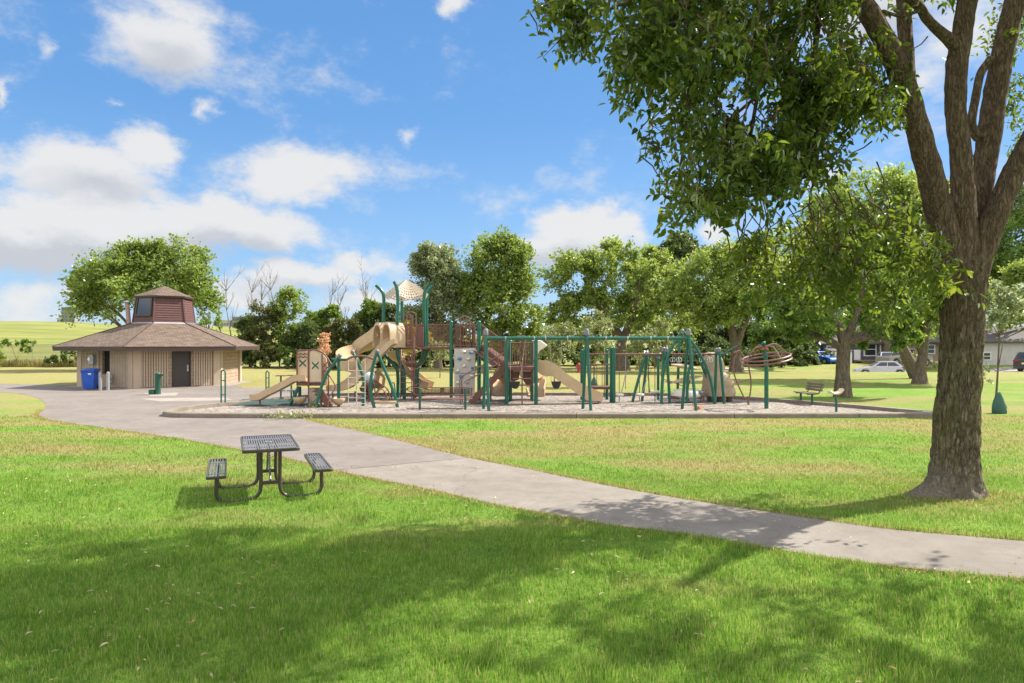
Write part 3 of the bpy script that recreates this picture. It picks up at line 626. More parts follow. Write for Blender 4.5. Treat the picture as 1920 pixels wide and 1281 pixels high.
# straw fringe where the lawn meets the paving, and fallen leaves
ex, ey = [], []
for edge, sgn in ((near, 1), (far, -1)):
    for (xa, ya), (xb, yb) in zip(edge[:-1], edge[1:]):
        if ya > 24: continue
        t = Vector((xb-xa, yb-ya)); nn = Vector((-t.y, t.x)).normalized()*(-sgn)
        for _ in range(int(t.length*(420 if ya < 14 else 160))):
            u = random.random(); o = abs(random.gauss(0, .11))+.0
            ex.append(xa+t.x*u-nn.x*(o-.03)*1); ey.append(ya+t.y*u-nn.y*(o-.03)*1)
for _ in range(2600):
    q = random.uniform(0, 6.283); r_ = .36+abs(random.gauss(0, .42)); ex.append(6.8+math.cos(q)*r_*1.25-.15); ey.append(10.4+math.sin(q)*r_)
ex, ey = np.array(ex), np.array(ey)
keep = ~(inside(ex, ey, path_poly) | inside(ex, ey, plaza_poly)) | (rs.random(len(ex)) < .06)
ex, ey = ex[keep], ey[keep]
tag(blade_field('dry_grass', ex, ey, .02+.045*rs.random(len(ex)), np.full(len(ex), .007)*(.6+.06*ey), M['dryblade'], rs, 1.6), 'dry straw coloured grass fringing the edges of the path', 'dry grass', kind='stuff')
nl = 520; lx, ly = scatter(3.8, 13, 9, rs); kk_ = np.array([mnoise.noise((a*.5, b_*.5, 9.0))+.25*random.random() for a, b_ in zip(lx, ly)]) > .16; lx, ly = lx[kk_][:nl], ly[kk_][:nl]
P = np.stack([lx, ly, .035+.03*rs.random(len(lx))], 1); D = rs.normal(size=P.shape)*np.array([1, 1, .15]); Nn = np.array([0, 0, 1.0])+rs.normal(size=P.shape)*.35
v, f = leaves(P, D, Nn,   .03+.045*rs.random(len(P)), .30, .14, 6)
tag(raw('fallen_leaves', v, f, M['litter'], None, np.repeat(rs.random(len(P)), 2)), 'scattered dry tan leaves lying on the shaded lawn', 'fallen leaves', kind='stuff')

# ================================================================ THE PARK BUILDING
BC = Vector((-20.2, 39.7, 0)); BETA = R(37)
def hexp(r, z, k): q = BETA-R(60)*k; return BC+Vector((r*math.cos(q), r*math.sin(q), z))
def frustum(mb, r0, z0, r1, z1, ks=range(6)):
    for k in ks:
        a, b, c, d = hexp(r0, z0, k), hexp(r0, z0, k+1), hexp(r1, z1, k+1), hexp(r1, z1, k)
        w = (b-a).length; w1 = (c-d).length; s = ((a+b)/2-(c+d)/2).length
        mb.quad(a, b, c, d, uv=((0, 0), (w, 0), ((w+w1)/2, s), ((w-w1)/2, s)))
shed = thing('park_building', 'hexagonal tan block park building with brown shingle roof and red cupola', 'building', BC)
RW, EZ = 4.2, 2.02
# openings per facet: facet k runs from corner k to corner k+1; k=0 right, k=1 front, k=2 left
def facet_frame(k): a, b = hexp(RW, 0, k+1), hexp(RW, 0, k); u = (b-a).normalized(); return a, u, Vector((u.y, -u.x, 0)), (b-a).length
OPEN = {1: [(1.80, 2.76, 0, 1.93)], 2: [(1.80, 2.46, .72, 1.99)]}
wall = MB(); pil = MB(); ribs = MB()
for k in range(6):
    a, u, nrm, Lw = facet_frame(k)
    ops = OPEN.get(k, [])
    cuts = [0]+[q for o in ops for q in o[:2]]+[Lw]
    def wq(s0, s1, z0, z1): p = [a+u*s0+Vector((0, 0, z0)), a+u*s1+Vector((0, 0, z0)), a+u*s1+Vector((0, 0, z1)), a+u*s0+Vector((0, 0, z1))]; wall.quad(*p, uv=((s0, z0), (s1, z0), (s1, z1), (s0, z1)))
    for i in range(0, len(cuts)-1, 2): wq(cuts[i], cuts[i+1], 0, EZ)
    for s0, s1, z0, z1 in ops:
        if z0 > 0: wq(s0, s1, 0, z0)
        wq(s0, s1, z1, EZ)
        for sx in (s0, s1):                                     # reveals
            q = a+u*sx; wall.quad(q+Vector((0, 0, z0)), q-nrm*.2+Vector((0, 0, z0)), q-nrm*.2+Vector((0, 0, z1)), q+Vector((0, 0, z1)))
        q0, q1 = a+u*s0, a+u*s1; wall.quad(q0+Vector((0, 0, z1)), q1+Vector((0, 0, z1)), q1-nrm*.2+Vector((0, 0, z1)), q0-nrm*.2+Vector((0, 0, z1)))
        if z0 > 0: wall.quad(q0+Vector((0, 0, z0)), q1+Vector((0, 0, z0)), q1-nrm*.2+Vector((0, 0, z0)), q0-nrm*.2+Vector((0, 0, z0)))
    # fluted blocks: upright ribs with deep grooves, cut at each course; the right facet is plain block
    if k in (1, 2, 3, 4):
        x = .36
        while x < Lw-.36:
            z0 = .04; skip = False
            for s0, s1, za, zb in ops:
                if s0-.12 < x < s1+.06:
                    if za <= 0: skip = True
                    else: z1s = [(.04, za-.03)]; skip = 'part'
            segs = [(.04, EZ-.02)] if not skip else (z1s if skip == 'part' else [])
            for za, zb in segs:
                z = za
                while z < zb-.02:
                    ze = min(zb, z+.196); p = a+u*x+nrm*.04
                    ribs.box(p+Vector((0, 0, (z+ze)/2)), (.086, .09, ze-z-.006), rz=math.atan2(u.y, u.x)); z = ze
            x += .122
    pm = hexp(RW+.02, 0, k); 
    for sgn, kk in ((1, k), (-1, k-1)):                             # corner piers, one leaf on each facet
        aa, uu, n2, L2 = facet_frame(kk % 6); s0 = (L2-.14) if sgn == 1 else .14
        pil = MB(); pil.box(aa+uu*s0+n2*.06+Vector((0, 0, EZ/2)), (.36, .13, EZ-.01), rz=math.atan2(uu.y, uu.x)); pil.build('corner_pier', M['pilaster'], shed, True, smooth=False, bevel=.012)
wall.build('wall', M['block'], shed, True, smooth=False)
ribs.build('fluted_block', M['pilaster'], shed, True, smooth=False)
slab = MB(); slab.prism([hexp(RW+.75, 0, k)+Vector((0, 0, .0)) for k in range(6)], (0, 0, .022)); slab.build('footing', M['pad'], shed, True, smooth=False)
RE = 5.45
rf = MB(); frustum(rf, RE, 2.19, 1.50, 3.56); roof = rf.build('roof', M['shingle'], shed, True, smooth=False)
fa = MB(); frustum(fa, RE-.015, 2.185, RE-.04, 1.97); fa.build('fascia', M['fascia'], roof, True, smooth=False)
so = MB(); frustum(so, RE-.05, 1.985, RW-.1, 2.03); so.build('soffit', M['soffit'], roof, True, smooth=False)
rc = MB()
for k in range(6): rc.tube([hexp(RE-.02, 2.20, k), hexp(1.53, 3.565, k)], .03, 5)
rc.build('hip_ridge', M['shingle'], roof, True)
fl = MB(); frustum(fl, 1.72, 3.48, 1.61, 3.59); fl.build('flashing', M['steel'], roof, True, smooth=False)
CP0, CP1 = 3.56, 5.03
cup = MB(); nb = 11                                                 # lapped boards
for i in range(nb):
    z0 = CP0+(CP1-CP0)*i/nb; z1 = CP0+(CP1-CP0)*(i+1)/nb; r0 = 1.62-.20*i/nb; r1 = 1.62-.20*(i+1)/nb
    frustum(cup, r0+.035, z0, r1+.004, z1); frustum(cup, r0-.03, z0-.001, r0+.035, z0)
cupola = cup.build('cupola', M['siding'], shed, True, smooth=False)
for k in range(6):
    tr = MB(); tr.tube([hexp(1.645, CP0, k), hexp(1.435, CP1, k)], .055, 4); tr.build('corner_trim', M['sidetrim'], cupola, True)
cr = MB(); frustum(cr, 1.62, 5.05, .02, 5.70); cr.build('cupola_roof', M['shingle'], cupola, True, smooth=False)
cf = MB(); frustum(cf, 1.61, 5.048, 1.58, 4.95); frustum(cf, 1.575, 4.951, 1.3, 4.99); cf.build('cupola_fascia', M['fascia'], cupola, True, smooth=False)
def cup_pt(k, s, t, off):
    a, b, c, d = hexp(1.655, CP0, k+1), hexp(1.655, CP0, k), hexp(1.435, CP1, k), hexp(1.435, CP1, k+1)
    p = a.lerp(b, s).lerp(d.lerp(c, s), t); nn = (b-a).cross(d-a).normalized(); nn = -nn if nn.dot(p-Vector((BC.x, BC.y, p.z))) < 0 else nn; return p+nn*off
wf = MB(); s0, s1, t0, t1 = .12, .88, .26, .95
for (sa, ta, sb, tb) in ((s0, t0, s1, t0), (s1, t0, s1, t1), (s1, t1, s0, t1), (s0, t1, s0, t0)):
    wf.bar(cup_pt(2, sa, ta, .03), cup_pt(2, sb, tb, .03), .10, .08, up=cup_pt(2, .5, .5, 1)-cup_pt(2, .5, .5, 0))
wo = wf.build('window', M['fascia'], cupola, True, smooth=False)
wp = MB(); wp.quad(cup_pt(2, s0, t0, .035), cup_pt(2, s1, t0, .035), cup_pt(2, s1, t1, .035), cup_pt(2, s0, t1, .035)); wp.build('pane', M['glass'], wo, True, smooth=False)
a, u, nrm, Lw = facet_frame(1); rzf = math.atan2(u.y, u.x)
dm = MB(); dm.box(a+u*2.28-nrm*.09+Vector((0, 0, .965)), (.90, .05, 1.87), rz=rzf); door = dm.build('door', M['door'], shed, True, bevel=.006)
df = MB()
for s in (1.83, 2.73): df.box(a+u*s-nrm*.06+Vector((0, 0, .96)), (.06, .14, 1.92), rz=rzf)
df.box(a+u*2.28-nrm*.06+Vector((0, 0, 1.905)), (.84, .14, .05), rz=rzf); df.build('door_frame', M['fascia'], shed, True, smooth=False)
hd = MB(); p = a+u*2.60-nrm*.05
hd.box(p+Vector((0, 0, 1.02)), (.07, .012, .34), rz=rzf); hd.tube([p+nrm*.0+Vector((0, 0, .92)), p+nrm*.06+Vector((0, 0, .94)), p+nrm*.06+Vector((0, 0, 1.14)), p+Vector((0, 0, 1.16))], .012, 6); hd.build('handle', M['steel'], door, True)
a, u, nrm, Lw = facet_frame(2); rzf = math.atan2(u.y, u.x)
dk = MB(); dk.box(a+u*2.13-nrm*.17+Vector((0, 0, 1.36)), (.70, .03, 1.28), rz=rzf); dk.build('interior_shade_panel', M['dark'], shed, True, smooth=False)  # near-black panel stands for the unlit inside of the opening
em = MB(); p = a+u*1.28+nrm*.18; em.box(p+Vector((0, 0, 1.5)), (.36, .2, .52), rz=rzf); meter = em.build('electric_box', M['metal'], shed, True, bevel=.015)
ed = MB(); q = p+nrm*.10-u*.07+Vector((0, 0, 1.52)); ed.tube([q, q+nrm*.05], .10, 14); ed.build('meter_dial', M['whiteprint'], meter, True)
ec = MB(); ec.tube([p+Vector((0, 0, 1.24))-nrm*.02, p+Vector((0, 0, .03))-nrm*.02], .03, 8); ec.build('conduit', M['metal'], meter, True)
vp = MB(); b = W(243, 612, 38.8); vp.tube([b-Vector((0, 0, .35)), b+Vector((-.14, 0, 1.32))], .115, 12); vent = vp.build('vent_pipe', M['ventpipe'], roof, True)
vc = MB(); t = b+Vector((-.14, 0, 1.32)); vc.lathe([(.15, 0), (.19, .04), (.17, .1), (.05, .14)], t, 12); vc.build('vent_cap', M['metal'], vent, True)
sp_ = MB(); q = a+u*2.78+nrm*.15; sp_.tube([q+Vector((0, 0, .2)), q+Vector((0, 0, .75)), q+Vector((0, 0, .75))+nrm*.12], .04, 8); sp_.ball(q+Vector((0, 0, .55))+nrm*.08, .09, 10); sp_.ball(q+Vector((0, 0, .3))+nrm*.05, .07, 10); sp_.build('gas_valve', M['metal'], shed, True)

# blue wheeled bin
bx, by = G(172, 730); binr = thing('recycling_bin', 'blue wheeled recycling bin standing against the block building', 'bin', (bx, by-.1, .02), R(10))
b = MB(); v0 = [(-.24, -.27), (.24, -.27), (.24, .27), (-.24, .27)]; v1 = [(-.31, -.35), (.31, -.35), (.31, .33), (-.31, .33)]
lo = [(x, y, .03) for x, y in v0]; hi = [(x, y, .93) for x, y in v1]
b.quad(*lo[::-1]); b.quad(*hi)
for i in range(4): b.quad(lo[i], lo[(i+1) % 4], hi[(i+1) % 4], hi[i])
b.box((0, 0, .88), (.68, .74, .06)); b.build('body', M['binblue'], binr, bevel=.02)
b = MB(); b.prism([(-.34, -.40, .94), (.34, -.40, .94), (.34, .36, .98), (-.34, .36, .98)], (0, 0, .035)); b.prism([(-.28, -.3, .975), (.28, -.3, .975), (.26, .28, 1.03), (-.26, .28, 1.03)], (0, 0, .02)); b.tube([(-.3, .39, .96), (.3, .39, .96)], .022, 8); b.build('lid', M['binblue'], binr, bevel=.012)
for sx in (-.27, .27):
    b = MB(); b.tube([(sx-.025, .27, .12), (sx+.025, .27, .12)], .12, 16); b.build('wheel', M['blackrub'], binr)
b = MB(); b.box((.1, -.372, .80), (.16, .006, .03)); b.box((.1, -.362, .75), (.12, .006, .02)); b.build('print_mark', M['whiteprint'], binr, smooth=False)
# two pipe bollards
def bollard(px, lab):
    x, y = G(px, 732.5); r = thing('bollard', lab, 'bollard', (x, y, .006), 0, 'grey pipe bollards by the building')
    b = MB(); b.tube([(0, 0, 0), (0, 0, .86)], .075, 14); b.build('pipe', M['metal'], r)
    b = MB(); b.lathe([(.078, .86), (.07, .9), (.04, .93), (.01, .94)], (0, 0, 0), 14); b.build('dome_cap', M['pad'], r)
    return r
bo = bollard(188, 'grey pipe bollard close beside the blue recycling bin'); x, y = G(202.5, 732.5); dup(bo, (x, y, .006), 0, 'grey pipe bollard in front of the gas valve, away from the bin')
# drinking fountain
x, y = G(296, 740); fo = thing('drinking_fountain', 'dark green pedestal drinking fountain with low step on a concrete pad', 'drinking fountain', (x, y, .013))
b = MB(); b.lathe([(.135, 0), (.135, .02), (.125, .03), (.125, .86), (.135, .88), (.135, .94), (.11, .97)], (0, 0, 0), 18); b.build('pedestal', M['darkgreen'], fo)
b = MB(); b.lathe([(.02, .84), (.10, .88), (.125, .95), (.115, .95), (.08, .9), (.01, .88)], (.19, -.03, -.02), 16); b.build('bowl', M['darkgreen'], fo)
b = MB(); b.lathe([(.02, .9), (.1, .96), (.12, 1.0), (.11, 1.0), (.02, .95)], (-.02, 0, .02), 16); b.tube([(.2, -.02, .9), (.2, 0, .98), (.17, 0, 1.0)], .012, 6); b.build('spout', M['steel'], fo)
b = MB(); b.box((-.23, -.02, .11), (.26, .26, .22)); b.tube([(-.1, 0, .1), (0, 0, .1)], .05, 8); b.build('foot_step', M['darkgreen'], fo, bevel=.02)

# ================================================================ PICNIC TABLE
pt = thing('picnic_table', 'dark brown metal picnic table with slatted top and two benches on the lawn', 'picnic table', (-3.80, 10.66, 0), R(22.5))
def slatted(name, cx, w, l, z, t, part):
    b = MB(); r = .045; c = []                                        # rounded rim
    for sx, sy, q0 in ((1, 1, 0), (-1, 1, 90), (-1, -1, 180), (1, -1, 270)):
        for q in range(0, 91, 30): c.append((cx+sx*(w/2-r)+r*math.cos(R(q0+q)), sy*(l/2-r)+r*math.sin(R(q0+q))))
    n = len(c); inner = [(cx+(x-cx)*(1-.06/w), y*(1-.06/l)) for x, y in c]
    for i in range(n):
        j = (i+1) % n; A, B, Ci, Di = c[i], c[j], inner[j], inner[i]
        b.quad((*A, z-t), (*B, z-t), (*B, z-.012), (*A, z-.012)); b.quad((*A, z-.012), (*B, z-.012), *[(q[0]+(p[0]-q[0])*.75, q[1]+(p[1]-q[1])*.75, z) for p, q in ((B, Ci), (A, Di))])
        b.quad(*[(q[0]+(p[0]-q[0])*.75, q[1]+(p[1]-q[1])*.75, z) for p, q in ((A, Di), (B, Ci))], (*Ci, z-.004), (*Di, z-.004)); b.quad((*Di, z-.004), (*Ci, z-.004), (*Ci, z-t), (*Di, z-t)); b.quad((*A, z-t), (*Di, z-t), (*Ci, z-t), (*B, z-t))
    o = b.build(part, M['table'], pt); s = MB(); k = int((w-.07)/.0345)
    for i in range(k):
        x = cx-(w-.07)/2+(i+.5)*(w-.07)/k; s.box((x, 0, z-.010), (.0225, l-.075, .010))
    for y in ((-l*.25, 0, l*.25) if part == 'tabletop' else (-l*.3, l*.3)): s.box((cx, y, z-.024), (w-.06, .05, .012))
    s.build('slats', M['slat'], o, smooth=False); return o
TZ, SZ = .785, .44
top = slatted('tabletop', 0, .80, 1.62, TZ, .05, 'tabletop')
u_ = MB(); u_.lathe([(.055, 0), (.055, .004), (.03, .005), (.03, 0)], (0, 0, TZ-.004), 16); u_.build('umbrella_ring', M['metal'], top)
for sx in (-1, 1): slatted('bench', sx*.74, .27, 1.62, SZ, .045, 'bench')
for y in (-.50, .50):
    for sx in (-1, 1):
        b = MB(); b.tube(smooth_path([(sx*.135, y, TZ-.05), (sx*.135, y, .45), (sx*.135, y, .20), (sx*.16, y, .09), (sx*.24, y, .02), (sx*.4, y, .002), (sx*.58, y, .002), (sx*.69, y, .03), (sx*.74, y, .12), (sx*.74, y, .25), (sx*.74, y, SZ-.045)], 4), .028, 12); b.build('leg', M['table'], pt)
    b = MB(); b.bar((-.13, y, .24), (.13, y, .24), .05, .05); b.build('crossbar', M['table'], pt); b = MB(); b.bar((-.3, y, TZ-.065), (.3, y, TZ-.065), .05, .03); b.build('top_support', M['table'], pt)
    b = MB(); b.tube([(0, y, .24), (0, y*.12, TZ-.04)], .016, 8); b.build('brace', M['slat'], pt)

# ================================================================ PLAYGROUND
def post(mb, pts, r=.064, n=12): mb.tube(smooth_path(pts, 5) if len(pts) > 2 else pts, r, n)
def TW(Y, *pp): return [W(px, py, Y) for px, py in pp]
def chute(mb, pts, w=.27, sh=.2, t=.035, across=None):
    pr = [(-w-t, sh), (-w-t, -t), (-w*.5, -t*1.6), (w*.5, -t*1.6), (w+t, -t), (w+t, sh), (w, sh), (w*.85, .03), (w*.4, 0), (-w*.4, 0), (-w*.85, .03), (-w, sh)]
    mb.sweep(pts, pr, across)
def rail_panel(mb, a, b, h, n, r=.013, zb=.06):
    a, b = Vector(a), Vector(b); z = Vector((0, 0, 1))
    mb.tube([a+z*h, b+z*h], .022, 8); mb.tube([a+z*zb, b+z*zb], .018, 8)
    for i in range(n):
        p = a.lerp(b, (i+.5)/n); mb.tube([p+z*zb, p+z*h], r, 5)

# ---- swing set and bucket swings
sw = thing('swing_set', 'long green two bay swing frame along the front kerb', 'swing set', (*G(1100, 770), 0))
YS = 23.7; BZ = W(0, 634.5, YS).z
b = MB(); b.tube([W(911, 634.5, YS), W(1291, 634.5, YS)], .062, 12); b.build('top_beam', M['green'], sw, True)
for px, pl, pr in ((911, 906, 917), (1100, 1094.5, 1106), (1291, 1283, 1301)):
    b = MB(); tp = W(px, 622, YS)
    for q, dy in ((pl, .55), (pr, -.55)):
        f = W(q, 770, YS); f.z = .0; f.y += dy*.55; b.tube([f, tp], .055, 12)
    l = b.build('leg', M['green'], sw, True)
    b = MB(); b.lathe([(.085, -.12), (.085, .05), (.05, .1), (.01, .11)], tp, 12); b.build('cap', M['cap'], l, True)
for px in (948, 1002, 1023, 1064, 1136, 1177, 1220, 1252):
    b = MB(); p = W(px, 634.5, YS); b.tube([p-Vector((.025, 0, 0)), p+Vector((.025, 0, 0))], .07, 12); b.tube([p, p-Vector((0, 0, .1))], .012, 6); b.build('swing_hanger', M['chain'], sw, True)
def bucket(pc, pl, pr, lab):
    base = W(pc, 729, YS); r = thing('bucket_swing', lab, 'swing', base, 0, 'bucket swings under the swing beam')
    b = MB(); b.lathe([(.06, 0), (.10, .03), (.15, .13), (.175, .23), (.185, .25), (.17, .25), (.14, .14), (.085, .06)], (0, 0, 0), 16, 1, .85)
    b.build('seat', M['blackrub'], r)
    for s, q in ((-1, pl), (1, pr)):
        t = W(q, 637, YS)-base; ch = MB(); a = Vector((s*.17, 0, .24)); k = 34
        for i in range(k):
            p0, p1 = a.lerp(t, i/k), a.lerp(t, (i+.92)/k); ch.tube([p0, p1], .011 if i % 2 else .007, 5)
        ch.build('chain', M['chain'], r)
bucket(966, 957, 985, 'black bucket swing hanging in front of the low deck ladder')
bucket(1043, 1032, 1052, 'black bucket swing hanging in front of the tan wave slide')

# ---- main play structure
ps = thing('play_structure', 'large green and brown play structure with canopy tower, decks and tan slides', 'play structure', (-4.2, 27.5, .03))
def part(mb, name, m, lab=None, parent=None, **k):
    o = mb.build(name, M[m], parent or ps, True, **k)
    if lab: o['label'] = lab
    return o
posts = [
    (28.0, [(739, 528), (744, 540), (746, 566), (744.5, 610), (744, 642), (747, 672), (756, 694), (758, 712), (758, 751)]),
    (28.9, [(705, 535), (715, 545), (719.5, 558), (719, 600), (719, 650), (724, 668), (742, 688), (746, 705), (746, 749)]),
    (28.6, [(805, 531), (797.5, 544), (795, 566), (796, 610), (796, 645), (794, 666), (781, 690), (778, 710), (778, 748)]),
    (29.8, [(812, 536), (803, 547), (800, 566), (800, 610), (800, 650), (798, 668), (785, 690), (783, 706), (783, 742)])]
for Yp, pp in posts:
    b = MB(); q = [W(px, py, Yp) for px, py in pp]; q[-1].z = .0; post(b, q, .072); part(b, 'post', 'green')
b = MB(); q = TW(30.2, (753.5, 556), (753.5, 741)); q[-1].z = 0; b.tube(q, .072, 12); part(b, 'post', 'green')
for px, py, pyb, Yp in ((846, 604, 752, 28), (898, 604, 753, 27.6), (846, 604, 745, 29.4), (899, 604, 746, 29.4), (949.8, 638, 761, 25.7), (1005, 638, 761, 25.7), (997.5, 640, 754, 27.2), (957, 640, 754, 27.2)):
    b = MB(); t = W(px, py, Yp); b.tube([(t.x, t.y, 0), (t.x, t.y, t.z)], .072, 12); b.lathe([(.072, 0), (.06, .035), (.03, .055), (.005, .06)], t, 12); part(b, 'post', 'green')
# canopy: four-sided perforated hood with scalloped hem
M['hood'] = perforated('perforated_hood', (.5, .41, .31), .17, .30, .6, .3)
b = MB(); c = W(762, 0, 29.0); ap = Vector((c.x, 29.0, W(0, 524, 29).z)); zc = W(0, 553, 29).z
cs = [ap+Vector(v)+Vector((0, 0, zc-ap.z)) for v in ((-1.0, .25, 0), (-.34, -1.0, .02), (.98, -.32, 0), (.36, .98, .02))]
for i in range(4):
    A, B = cs[i], cs[(i+1) % 4]; n = 8; rows = 6; g = []
    for r_ in range(rows+1):
        t = r_/rows; row = []
        for k in range(n+1):
            e = A.lerp(B, k/n); sag = -.24*math.sin(math.pi*k/n)+.0; p = ap.lerp(e+Vector((0, 0, sag*1.0)), t); p.z += .05*math.sin(math.pi*t); row.append(p)
        g.append(row)
    for r_ in range(rows):
        for k in range(n):
            if r_ == 0: b.quad(ap, g[1][k], g[1][k+1], uv=((k*.25, 0), (k*.25, .25), (k*.25+.25, .25)))
            else: b.quad(g[r_][k], g[r_+1][k], g[r_+1][k+1], g[r_][k+1], uv=((k*.25, r_*.25), (k*.25, r_*.25+.25), (k*.25+.25, r_*.25+.25), (k*.25+.25, r_*.25)))
b.build('canopy', M['hood'], ps, True)
# decks
b = MB(); dz = W(0, 650, 28).z-.02; x0, x1 = W(735, 0, 28).x, W(801, 0, 28).x; b.box(((x0+x1)/2, 29, dz-.05), (x1-x0, 1.75, .10)); part(b, 'deck', 'brown', bevel=.01)
x0b, x1b = x1, W(848, 0, 28).x; b = MB(); b.box(((x0b+x1b)/2+.003, 28.7, dz-.045), (x1b-x0b-.006, 1.3, .10)); part(b, 'deck', 'brown', 'brown bridge deck between tower and climbing wall', bevel=.01)
x0c, x1c = x1b, W(897, 0, 28).x; b = MB(); b.box(((x0c+x1c)/2, 28.7, dz-.05), (x1c-x0c-.006, 1.5, .10)); part(b, 'deck', 'brown', bevel=.01)
lz = W(0, 688, 25.7).z; xl0, xl1 = W(951, 0, 25.7).x, W(1004, 0, 25.7).x; b = MB(); b.box(((xl0+xl1)/2, 26.45, lz-.06), (xl1-xl0, 1.5, .12)); part(b, 'deck', 'brown', 'low brown deck where the wave slide starts', bevel=.01)
# guard rails
def guard(a, b_, h, n): mb = MB(); rail_panel(mb, a, b_, h, n); part(mb, 'guard_rail', 'brown')
Z = lambda px, Y, z: Vector((W(px, 0, Y).x, Y, z))
guard(Z(748, 28.15, dz), Z(794, 28.15, dz), .93, 15); guard(Z(803, 28.1, dz), Z(843, 28.1, dz), .92, 15); guard(Z(803, 29.3, dz), Z(843, 29.3, dz), .92, 15)
guard(Z(852, 28.0, dz), Z(893, 28.0, dz), .92, 13); guard(Z(753, 29.85, dz), Z(799, 29.85, dz), .93, 15); guard(Z(852, 29.4, dz), Z(893, 29.4, dz), .92, 13)
guard(Z(954, 27.2, lz), Z(1000, 27.2, lz), .92, 10); guard(Z(954, 25.8, lz), Z(976, 25.8, lz), .9, 5); guard(Z(984, 25.8, lz), Z(1001, 25.8, lz), .9, 4)
# climbing hoops over the rails
for x0, x1, Yp, top_, bot in ((763, 780, 28.1, 585, 650), (863, 881, 28.0, 593, 650), (757, 772, 29.8, 590, 650), (975, 985, 25.75, 630, 688)):
    b = MB(); xm = (x0+x1)/2; hw = (x1-x0)/2
    b.tube(smooth_path(TW(Yp, (x0, bot), (x0, top_+hw), (x0+hw*.35, top_+hw*.3), (xm, top_), (x1-hw*.35, top_+hw*.3), (x1, top_+hw), (x1, bot)), 4), .024, 8)
    for q in (.35, .65): b.tube(TW(Yp, (x0+(x1-x0)*q, bot), (x0+(x1-x0)*q, top_+hw*.3)), .014, 6)
    part(b, 'entry_hoop', 'brownpipe')
b = MB(); b.box(Z(787, 28.13, dz+.42), (.34, .03, .8)); part(b, 'enclosure_panel', 'brown', bevel=.02)
for px, w_ in ((857, .15), (888, .12)):
    b = MB(); b.box(Z(px, 28.04, dz+.45), (w_, .03, .8)); part(b, 'enclosure_panel', 'brown', bevel=.02)
# climbing wall with holds
b = MB(); q = TW(27.75, (851.5, 654), (892, 654), (890, 748), (852, 748)); b.prism(q, (0, .09, 0)); wl = part(b, 'climbing_wall', 'stonepanel', 'grey climbing panel with blue and tan holds', bevel=.02)
b = MB(); b.prism(TW(27.74, (852, 699.3), (891, 699.3), (891, 700.6), (852, 700.6)), (0, .02, 0)); part(b, 'panel_seam', 'cap', parent=wl)
for i, (zx, zy) in enumerate(((960, 730), (1018, 738), (922, 790), (1000, 793), (963, 853), (1033, 870), (908, 893), (935, 940), (1028, 937), (908, 995), (985, 990))):
    p = W(660+zx*.2186, 500+zy*.2186, 27.7); b = MB()
    b.lathe([(.085, 0), (.08, .03), (.05, .065), (.01, .075)], (0, 0, 0), 9, 1, .7); b.v = [(p.x+v[0]*(1+.15*math.sin(i)), p.y-v[2]+.03, p.z+v[1]) for v in b.v]
    part(b, 'hold', 'bluehold' if i in (1, 2, 5, 7) else 'cream', parent=wl)
# ramp from the high deck to the low deck and steps down to the gravel
b = MB()
for Yo in (0, 1.0):
    b.bar(Z(901, 27.8+Yo, dz-.02), Z(947, 26.0+Yo, lz+.05), .05, .22)
b.bar(Z(901, 28.3, dz-.05), Z(947, 26.5, lz), 1.0, .05); ramp = part(b, 'ramp', 'brown', 'brown ramp linking high deck and low deck', smooth=False)
b = MB(); rail_panel(b, Z(903, 27.75, dz), Z(947, 25.95, lz+.05), .9, 16); rail_panel(b, Z(903, 28.8, dz), Z(947, 27.0, lz+.05), .9, 16); part(b, 'guard_rail', 'brown', parent=ramp)
st0, st1 = Z(946, 26.3, lz-.06), W(884, 735, 26.3); st1.z = .12
b = MB()
for Yo in (-.45, .45): b.bar(st0+Vector((0, Yo, 0)), st1+Vector((0, Yo, -.05)), .05, .22)
for i in range(7): p = st0.lerp(st1, (i+.5)/7); b.box(p+Vector((0, 0, .03)), (.26, .86, .04))
stair = part(b, 'stairs', 'brown', smooth=False)
for Yo in (-.48, .48):
    b = MB(); o_ = Vector((0, Yo, 0)); e0 = W(945, 662, 26.3)+o_; e1 = W(870, 704, 26.3)+o_
    b.tube(smooth_path([e0, e0.lerp(e1, .5), e1, e1+Vector((-.1, 0, -.08)), e1+Vector((-.12, 0, -.3)), Vector((e1.x-.1, e1.y, .0))], 3), .022, 8)
    f0 = W(945, 676, 26.3)+o_; f1 = W(872, 716, 26.3)+o_; b.tube([f0, f1], .018, 8)
    for t in (.15, .55): p = e0.lerp(e1, t); b.tube([p, st0.lerp(st1, t)+o_], .018, 6)
    part(b, 'handrail', 'brownpipe', parent=stair)
# support pipes
b = MB()
for px, Yp in ((709, 30.2), (920, 27.4), (866, 28.6)): p = Z(px, Yp, 0); b.tube([p, p+Vector((0, 0, 1.2 if px < 800 else 1.0))], .035, 8)
part(b, 'support_pipe', 'brownpipe')
